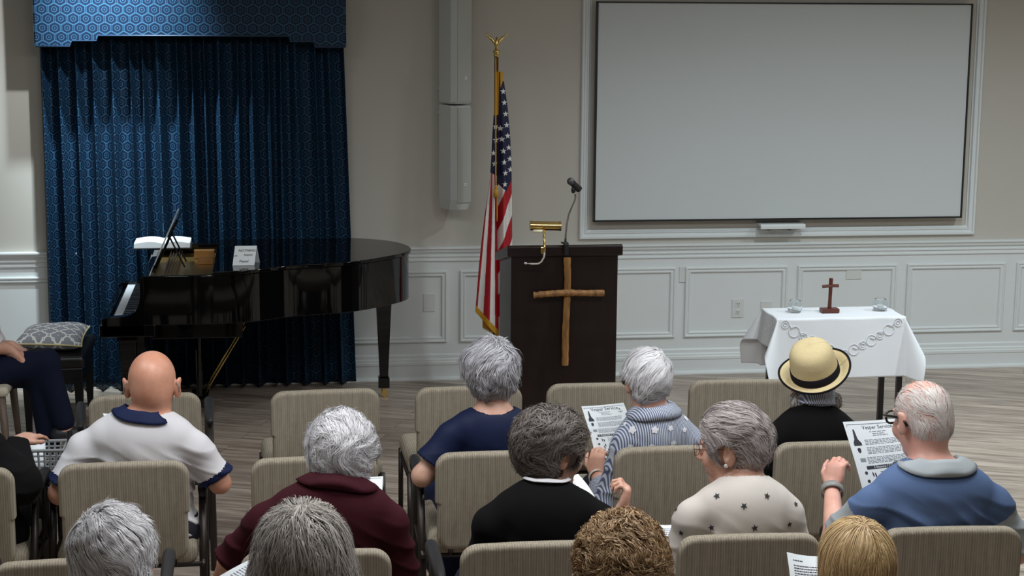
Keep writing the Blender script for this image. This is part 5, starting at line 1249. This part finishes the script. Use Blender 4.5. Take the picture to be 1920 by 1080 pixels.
# 9-12 heads of the nearest row
def front(label, px, top, Y, hs, skin, clothing, yaw=0, pitch=0, **kw):
    ntop = 232 * hs
    return person(label, at(px, 1080, R4)[0], R4, (px, top, Y), (px - 4, top + 185 * hs, Y - .06), (px - 130, top + 235 * hs, Y - .06), (px + 125, top + 235 * hs, Y - .06), skin, clothing, hs=hs, yaw=yaw, pitch=pitch, fold=.003, **kw)
p = front('person with short cropped white hair in the nearest row, lower left corner', 208, 964, 4.40, 1.10, SK1, ([T['grey']], 'shirt'), pitch=5)
hair(p, [cran(.019, .020, .020), ((0, -.035, -.015), (.078, .074, .066))], H_['white'], bottom=[((0, -.03, -.070), (0, .55, -1))], cuts=[((-.098, -.004, -.02), (.030, .036, .042)), ((.098, -.004, -.02), (.030, .036, .042))], flow='right', noise=.35, lift=.006, endlift=.006, N=12000, width=.0010, M_=8, step=.008)
p = front('person with long frizzy grey hair in the nearest row', 566, 966, 4.40, 1.04, SK2, ([T['grey']], 'shirt'))
hair(p, [cran(.030, .026, .028), ((0, -.03, -.12), (.142, .085, .14)), ((0, -.03, -.03), (.118, .085, .09))], H_['mgrey'], bottom=[((0, 0, -.26), (0, 0, -1))], bumps=False, flow='fall', noise=.36, lift=.012, curl=.004, cf=.7, endlift=.022, N=15000, M_=16, width=.0010, step=.012)
p = front('person with tight curly brown hair in the nearest row', 1166, 988, 4.40, 1.04, SK2, ([T['navy']], 'shirt'))
hair(p, [cran(.030, .026, .028), ((0, -.035, -.03), (.098, .082, .082))], H_['curl'], bottom=[((0, -.03, -.10), (0, .4, -1))], flow='back', noise=1.0, lift=.010, curl=.012, cf=.95, endlift=.006, N=9000, M_=13, width=.0017, step=.0075,
     bumps=lambda P: .005 * np.sin(P[..., 0] * 130 + 2 * np.sin(P[..., 2] * 90)) * np.sin(P[..., 2] * 120 + 1) * np.sin(P[..., 1] * 110))
p = front('person with straight long blond hair in the nearest row, lower right', 1608, 982, 4.40, 1.04, SK2, ([T['cream']], 'shirt'), yaw=4)
hair(p, [cran(.014, .014, .016), ((0, -.01, -.09), (.090, .076, .14)), ((0, -.01, -.02), (.088, .088, .08))], H_['blond'], bottom=[((0, 0, -.24), (0, 0, -1))], bumps=False, flow='fall', noise=.14, lift=.005, endlift=.003, N=15000, M_=16, width=.0011, step=.012)
# 13 crossed-leg person at the left, facing right
bx = at(-10, 800, 9.1)[0]
p = person('person in white shirt and navy trousers sitting cross legged at the left edge', bx, 8.9, (-58, 425, 9.1), (-52, 556, 9.1), (-50, 585, 8.93), (-50, 575, 9.27), SK2, ([T['white']], 'shirt'), hips=(at(-35, 700, 9.1)[0], 9.1, .53),
           EL=(-10, 650, 8.95), ER=(-5, 650, 9.28), WL=(20, 655, 9.0), WR=(22, 648, 9.08), yaw=-90, hs=1.05, sleeve=.95, lower=(M['navyt'], 'trousers'), cutneck=.066, fold=0,
           knees=[(at(70, 690, 9.0)[0], 9.05, .50), (at(84, 668, 9.0)[0], 9.02, .58)], ankles=[(at(92, 830, 9.0)[0], 9.06, .08), (at(122, 790, 9.0)[0], 9.0, .24)],
           hL={'dn': (np.array([.6, .2, -.5]), np.array([0, 0, -1.])), 'side': -1, 'curl': .7}, hR={'dn': (np.array([.5, -.4, -.4]), np.array([0, 0, -1.])), 'side': 1, 'curl': .7})
hair(p, [cran(.014), ((0, -.035, -.01), (.074, .072, .066))], H_['mgrey'], bottom=NAPE, flow='back', N=3000)
# 14 person in black sleeves at the left edge
bx = at(-60, 900, R2)[0]
p = person('person in a black sweater with one hand resting on the armrest, far left edge', bx, R2, (-110, 690, 6.45), (-105, 800, 6.42), (-175, 830, 6.42), (-22, 838, 6.40), SK2, ([T['black']], 'sweater'),
           ER=(38, 905, 6.34), WR=(30, 830, 6.62), hs=1.0, sleeve=1.86, sleeve_r=.034, b=1.2, cutneck=.066, fold=.007, hR={'dn': (np.array([.55, .75, .1]), np.array([.1, .2, -1.])), 'side': -1, 'curl': .30}, lower=(T['black'], 'skirt'))
hair(p, [cran(.018), ((0, -.035, -.01), (.078, .072, .066))], H_['mgrey'], bottom=NAPE, flow='back', N=3000)
print('people done', time.time() - T0)
# ------------------------------------------------------------------ papers
def paper(corners, label, prints=(), bend=.012, name='printed_sheet', back=None, cat='paper', grp=None):
    C4 = [at(*c) for c in corners]; TL, TR, BR, BL = C4; O = (TL + TR + BR + BL) / 4
    nrm = unit(np.cross(TR - TL, BL - TL)); nrm = nrm if nrm[1] < 0 else -nrm
    def S(u, v, o=0): return (TL * (1 - u) * (1 - v) + TR * u * (1 - v) + BR * u * v + BL * (1 - u) * v) + nrm * (bend * math.sin(math.pi * v) * .6 - bend * math.sin(math.pi * u) + o) - O
    nu, nv = 14, 18; P = np.array([[S(u, v) for u in np.linspace(0, 1, nu)] for v in np.linspace(0, 1, nv)])
    m = MB().grid(P, 0); W = np.linalg.norm(TR - TL); Hh = np.linalg.norm(BL - TL)
    def poly(pts, mi): m.add([S(a, b, .0008) for a, b in pts], [tuple(range(len(pts)))], mi)
    for pr in prints:
        k = pr[0]
        if k == 'bar': _, u0, v0, u1, v1, mi = pr; n = 6; [poly([(u0 + (u1 - u0) * i / n, v0), (u0 + (u1 - u0) * (i + 1) / n, v0), (u0 + (u1 - u0) * (i + 1) / n, v1), (u0 + (u1 - u0) * i / n, v1)], mi) for i in range(n)]
        elif k == 'text':
            _, body, u, v, size, mi = pr; vv, ff = text_polys(body, size)
            o_ = .0016 if mi == 3 else .0009
            m.add([S(u + x / W, v - y / Hh, o_) for x, y, z in vv], ff, mi)
        elif k == 'lines':
            _, u0, v0, u1, n, dv, mi = pr; r = random.Random(int(v0 * 999))
            for i in range(n):
                x = u0; e_ = u1 - (r.random() * .12)
                while x < e_: w_ = .02 + r.random() * .05; poly([(x, v0 + i * dv), (min(x + w_, e_), v0 + i * dv), (min(x + w_, e_), v0 + i * dv + dv * .35), (x, v0 + i * dv + dv * .35)], mi); x += w_ + .012
        elif k == 'blob': _, pts, mi = pr; poly(pts, mi)
    o = m.build(name, [M['paper'], M['ink'], M['ink2'], M['paper']], None, smooth=False, solid=0); o.location = O
    md = o.modifiers.new('s', 'SOLIDIFY'); md.thickness = .0003; tag(o, label, cat, grp); return o
def anchor(u, v, s, mi=1):
    out = []
    def seg(x0, y0, x1, y1, w=.16):
        dx, dy = x1 - x0, y1 - y0; L = math.hypot(dx, dy); nx, ny = -dy / L * w / 2, dx / L * w / 2
        out.append(('blob', [(u + (x0 + nx) * s, v + (y0 + ny) * s * .78), (u + (x1 + nx) * s, v + (y1 + ny) * s * .78), (u + (x1 - nx) * s, v + (y1 - ny) * s * .78), (u + (x0 - nx) * s, v + (y0 - ny) * s * .78)], mi))
    seg(0, -1, 0, 1, .2); seg(-.4, -.6, .4, -.6)
    pts = [(math.cos(a) * .85, .15 + math.sin(a) * .85) for a in np.linspace(.1, math.pi - .1, 8)]
    for i in range(7): seg(*pts[i], *pts[i + 1], .2)
    return out
def border(): return [('bar', .04, .035, .96, .041, 2), ('bar', .04, .035, .046, .96, 2), ('bar', .954, .035, .96, .96, 2), ('bar', .04, .954, .96, .96, 2)]
lighthouse = [('blob', [(.115, .10), (.14, .10), (.155, .22), (.20, .27), (.20, .30), (.07, .30), (.07, .26), (.10, .22)], 1)]
def disc(u, v, r, mi): return ('blob', [(u + r * math.cos(a), v + r * .78 * math.sin(a)) for a in np.linspace(0, 2 * math.pi, 15)[:-1]], mi)
def foot(u, v, r=.02): return [('blob', [(u + r * .55 * math.cos(a) + r * .25 * math.sin(a), v + r * 1.5 * math.sin(a)) for a in np.linspace(0, 2 * math.pi, 13)[:-1]], 1)]
def programme(title=True):
    P = border() + lighthouse + [('text', 'Vesper Service', .52, .105, .020, 1), ('lines', .38, .135, .70, 1, .02, 2), ('lines', .42, .16, .66, 2, .022, 2), ('lines', .26, .235, .90, 4, .018, 2), ('lines', .26, .33, .92, 5, .018, 2), ('lines', .22, .45, .92, 5, .017, 2)]
    P += anchor(.86, .13, .05) + [('blob', [(.10, .34), (.13, .325), (.16, .34), (.155, .375), (.13, .395), (.105, .375)], 1), ('bar', .10, .455, .19, .50, 2)]
    P += [('bar', .17, .555, .97, .595, 1), ('text', '5 Reasons I Can Trust God...', .58, .588, .0125, 3), disc(.14, .635, .025, 1), disc(.15, .735, .025, 1), disc(.16, .835, .025, 1), disc(.17, .93, .025, 1)]
    P += foot(.25, .66) + foot(.29, .67) + foot(.29, .76) + foot(.26, .80) + foot(.33, .86) + foot(.30, .90)
    P += [('lines', .38, .63, .92, 3, .025, 2), ('lines', .38, .73, .92, 3, .025, 2), ('lines', .38, .83, .92, 3, .025, 2)]
    return P
paper([(1580, 791, 5.84), (1699, 783, 5.88), (1738, 928, 5.76), (1624, 946, 5.72)], 'printed programme with lighthouse held up by the man in the blue polo', programme(), grp='printed programmes')
paper([(1090, 762, 6.86), (1169, 755, 6.90), (1205, 852, 6.84), (1118, 860, 6.78)], 'printed programme with anchor held up by the woman in the striped shirt', programme(), grp='printed programmes')
paper([(640, 890, 5.86), (718, 893, 5.90), (711, 975, 5.78), (626, 975, 5.74)], 'folded programme with anchor held in front of the man in maroon', border() + [('text', 'Vesper Service', .45, .19, .013, 1)] + anchor(.74, .27, .085), grp='printed programmes')
f_ = paper([(690, 892, 5.915), (720.5, 893, 5.925), (716, 985, 5.80), (690, 985, 5.80)], 'thin dark folder behind the programme of the man in maroon', (), name='folder', cat='folder'); f_.data.materials[0] = M['satin_black']
paper([(966, 912, 5.76), (1084, 889, 5.86), (1120, 940, 5.74), (1005, 968, 5.66)], 'white sheet on the lap of the woman in the black cardigan', [('lines', .1, .15, .9, 12, .06, 2)], grp='printed programmes')
paper([(1222, 983, 5.76), (1300, 978, 5.80), (1312, 1040, 5.66), (1240, 1048, 5.64)], 'white sheet by the elbow of the woman in the star sweater', [('lines', .1, .12, .9, 12, .06, 2)], grp='printed programmes')
paper([(480, 1044, 4.86), (575, 1075, 4.86), (500, 1150, 4.70), (392, 1092, 4.74)], 'white sheet held low by the person with frizzy grey hair', [('lines', .08, .1, .9, 14, .06, 2)], grp='printed programmes')
paper([(1475, 1035, 4.80), (1556, 1043, 4.82), (1562, 1140, 4.70), (1484, 1140, 4.68)], 'typed white sheet held beside the blond head at the lower right', [('lines', .14, .12, .5, 1, .05, 1), ('lines', .14, .22, .92, 14, .05, 1)], grp='printed programmes')
paper([(193, 775, 6.92), (262, 768, 6.94), (272, 806, 6.82), (203, 812, 6.80)], 'white sheet held in front of the bald man in the white polo', [('lines', .08, .1, .9, 12, .06, 2)], grp='printed programmes')
# ------------------------------------------------------------------ walker with grey basket at the left edge
bp = at(82, 845, 6.95); gx, gy = bp[0], 6.95
e = empty('walker', (gx, gy, 0), 0, 'black framed walker with a grey slotted plastic basket beside the bald man', 'walker')
M['gplast'] = simple('grey_plastic', srgb(150, 152, 154), .5)
zt_ = at(85, 836, 6.95)[2]; zb_ = zt_ - .20; m = MB(); w1, w0, d1, d0 = .085, .06, .075, .055
def rectring(w, d, z): return [(-w, -d, z), (w, -d, z), (w, d, z), (-w, d, z)]
R = [(w1, d1, zt_)]; n = 9
m.tube(rectring(w1, d1, zt_) + [(-w1, -d1, zt_)], .007, 8)
for i in range(1, n):
    t = i / n; m.tube(rectring(w1 + (w0 - w1) * t, d1 + (d0 - d1) * t, zt_ - .2 * t) + [(-(w1 + (w0 - w1) * t), -(d1 + (d0 - d1) * t), zt_ - .2 * t)], .0042, 6)
for k_ in range(8):
    for s_ in (-1, 1):
        u = -1 + 2 * k_ / 7
        m.tube([(u * w1, s_ * d1, zt_), (u * w0, s_ * d0, zb_)], .0048, 6)
        m.tube([(s_ * w1, u * d1, zt_), (s_ * w0, u * d0, zb_)], .0048, 6)
m.box((0, 0, zb_), (2 * w0, 2 * d0, .008)); m.build('basket', M['gplast'], e, smooth=False)
m = MB()
for s_ in (-1, 1):
    m.tube([(s_ * .12, -.12, 0), (s_ * .11, -.06, zb_ + .04), (s_ * .10, .03, zt_ + .05)], .011, 8).tube([(s_ * .12, .16, 0), (s_ * .11, .10, zb_ - .02)], .011, 8).tube([(s_ * .115, -.09, .2), (s_ * .115, .14, .2)], .008, 8)
m.tube([(-.11, -.02, zb_ - .02), (.11, -.02, zb_ - .02)], .009, 8).tube([(-.11, .09, zb_ - .02), (.11, .09, zb_ - .02)], .009, 8); m.build('frame', M['satin_black'], e, smooth=True)
tp = MB().tube([(-.02, 0, zb_ + .01), (-.03, .01, zt_ + .01)], [.03, .036], 12).build('tissue_pack', M['paper'], None, smooth=True); tp.location = (gx, gy, 0); tag(tp, 'rolled white tissues standing in the grey walker basket', 'tissues')
print('built', time.time() - T0)
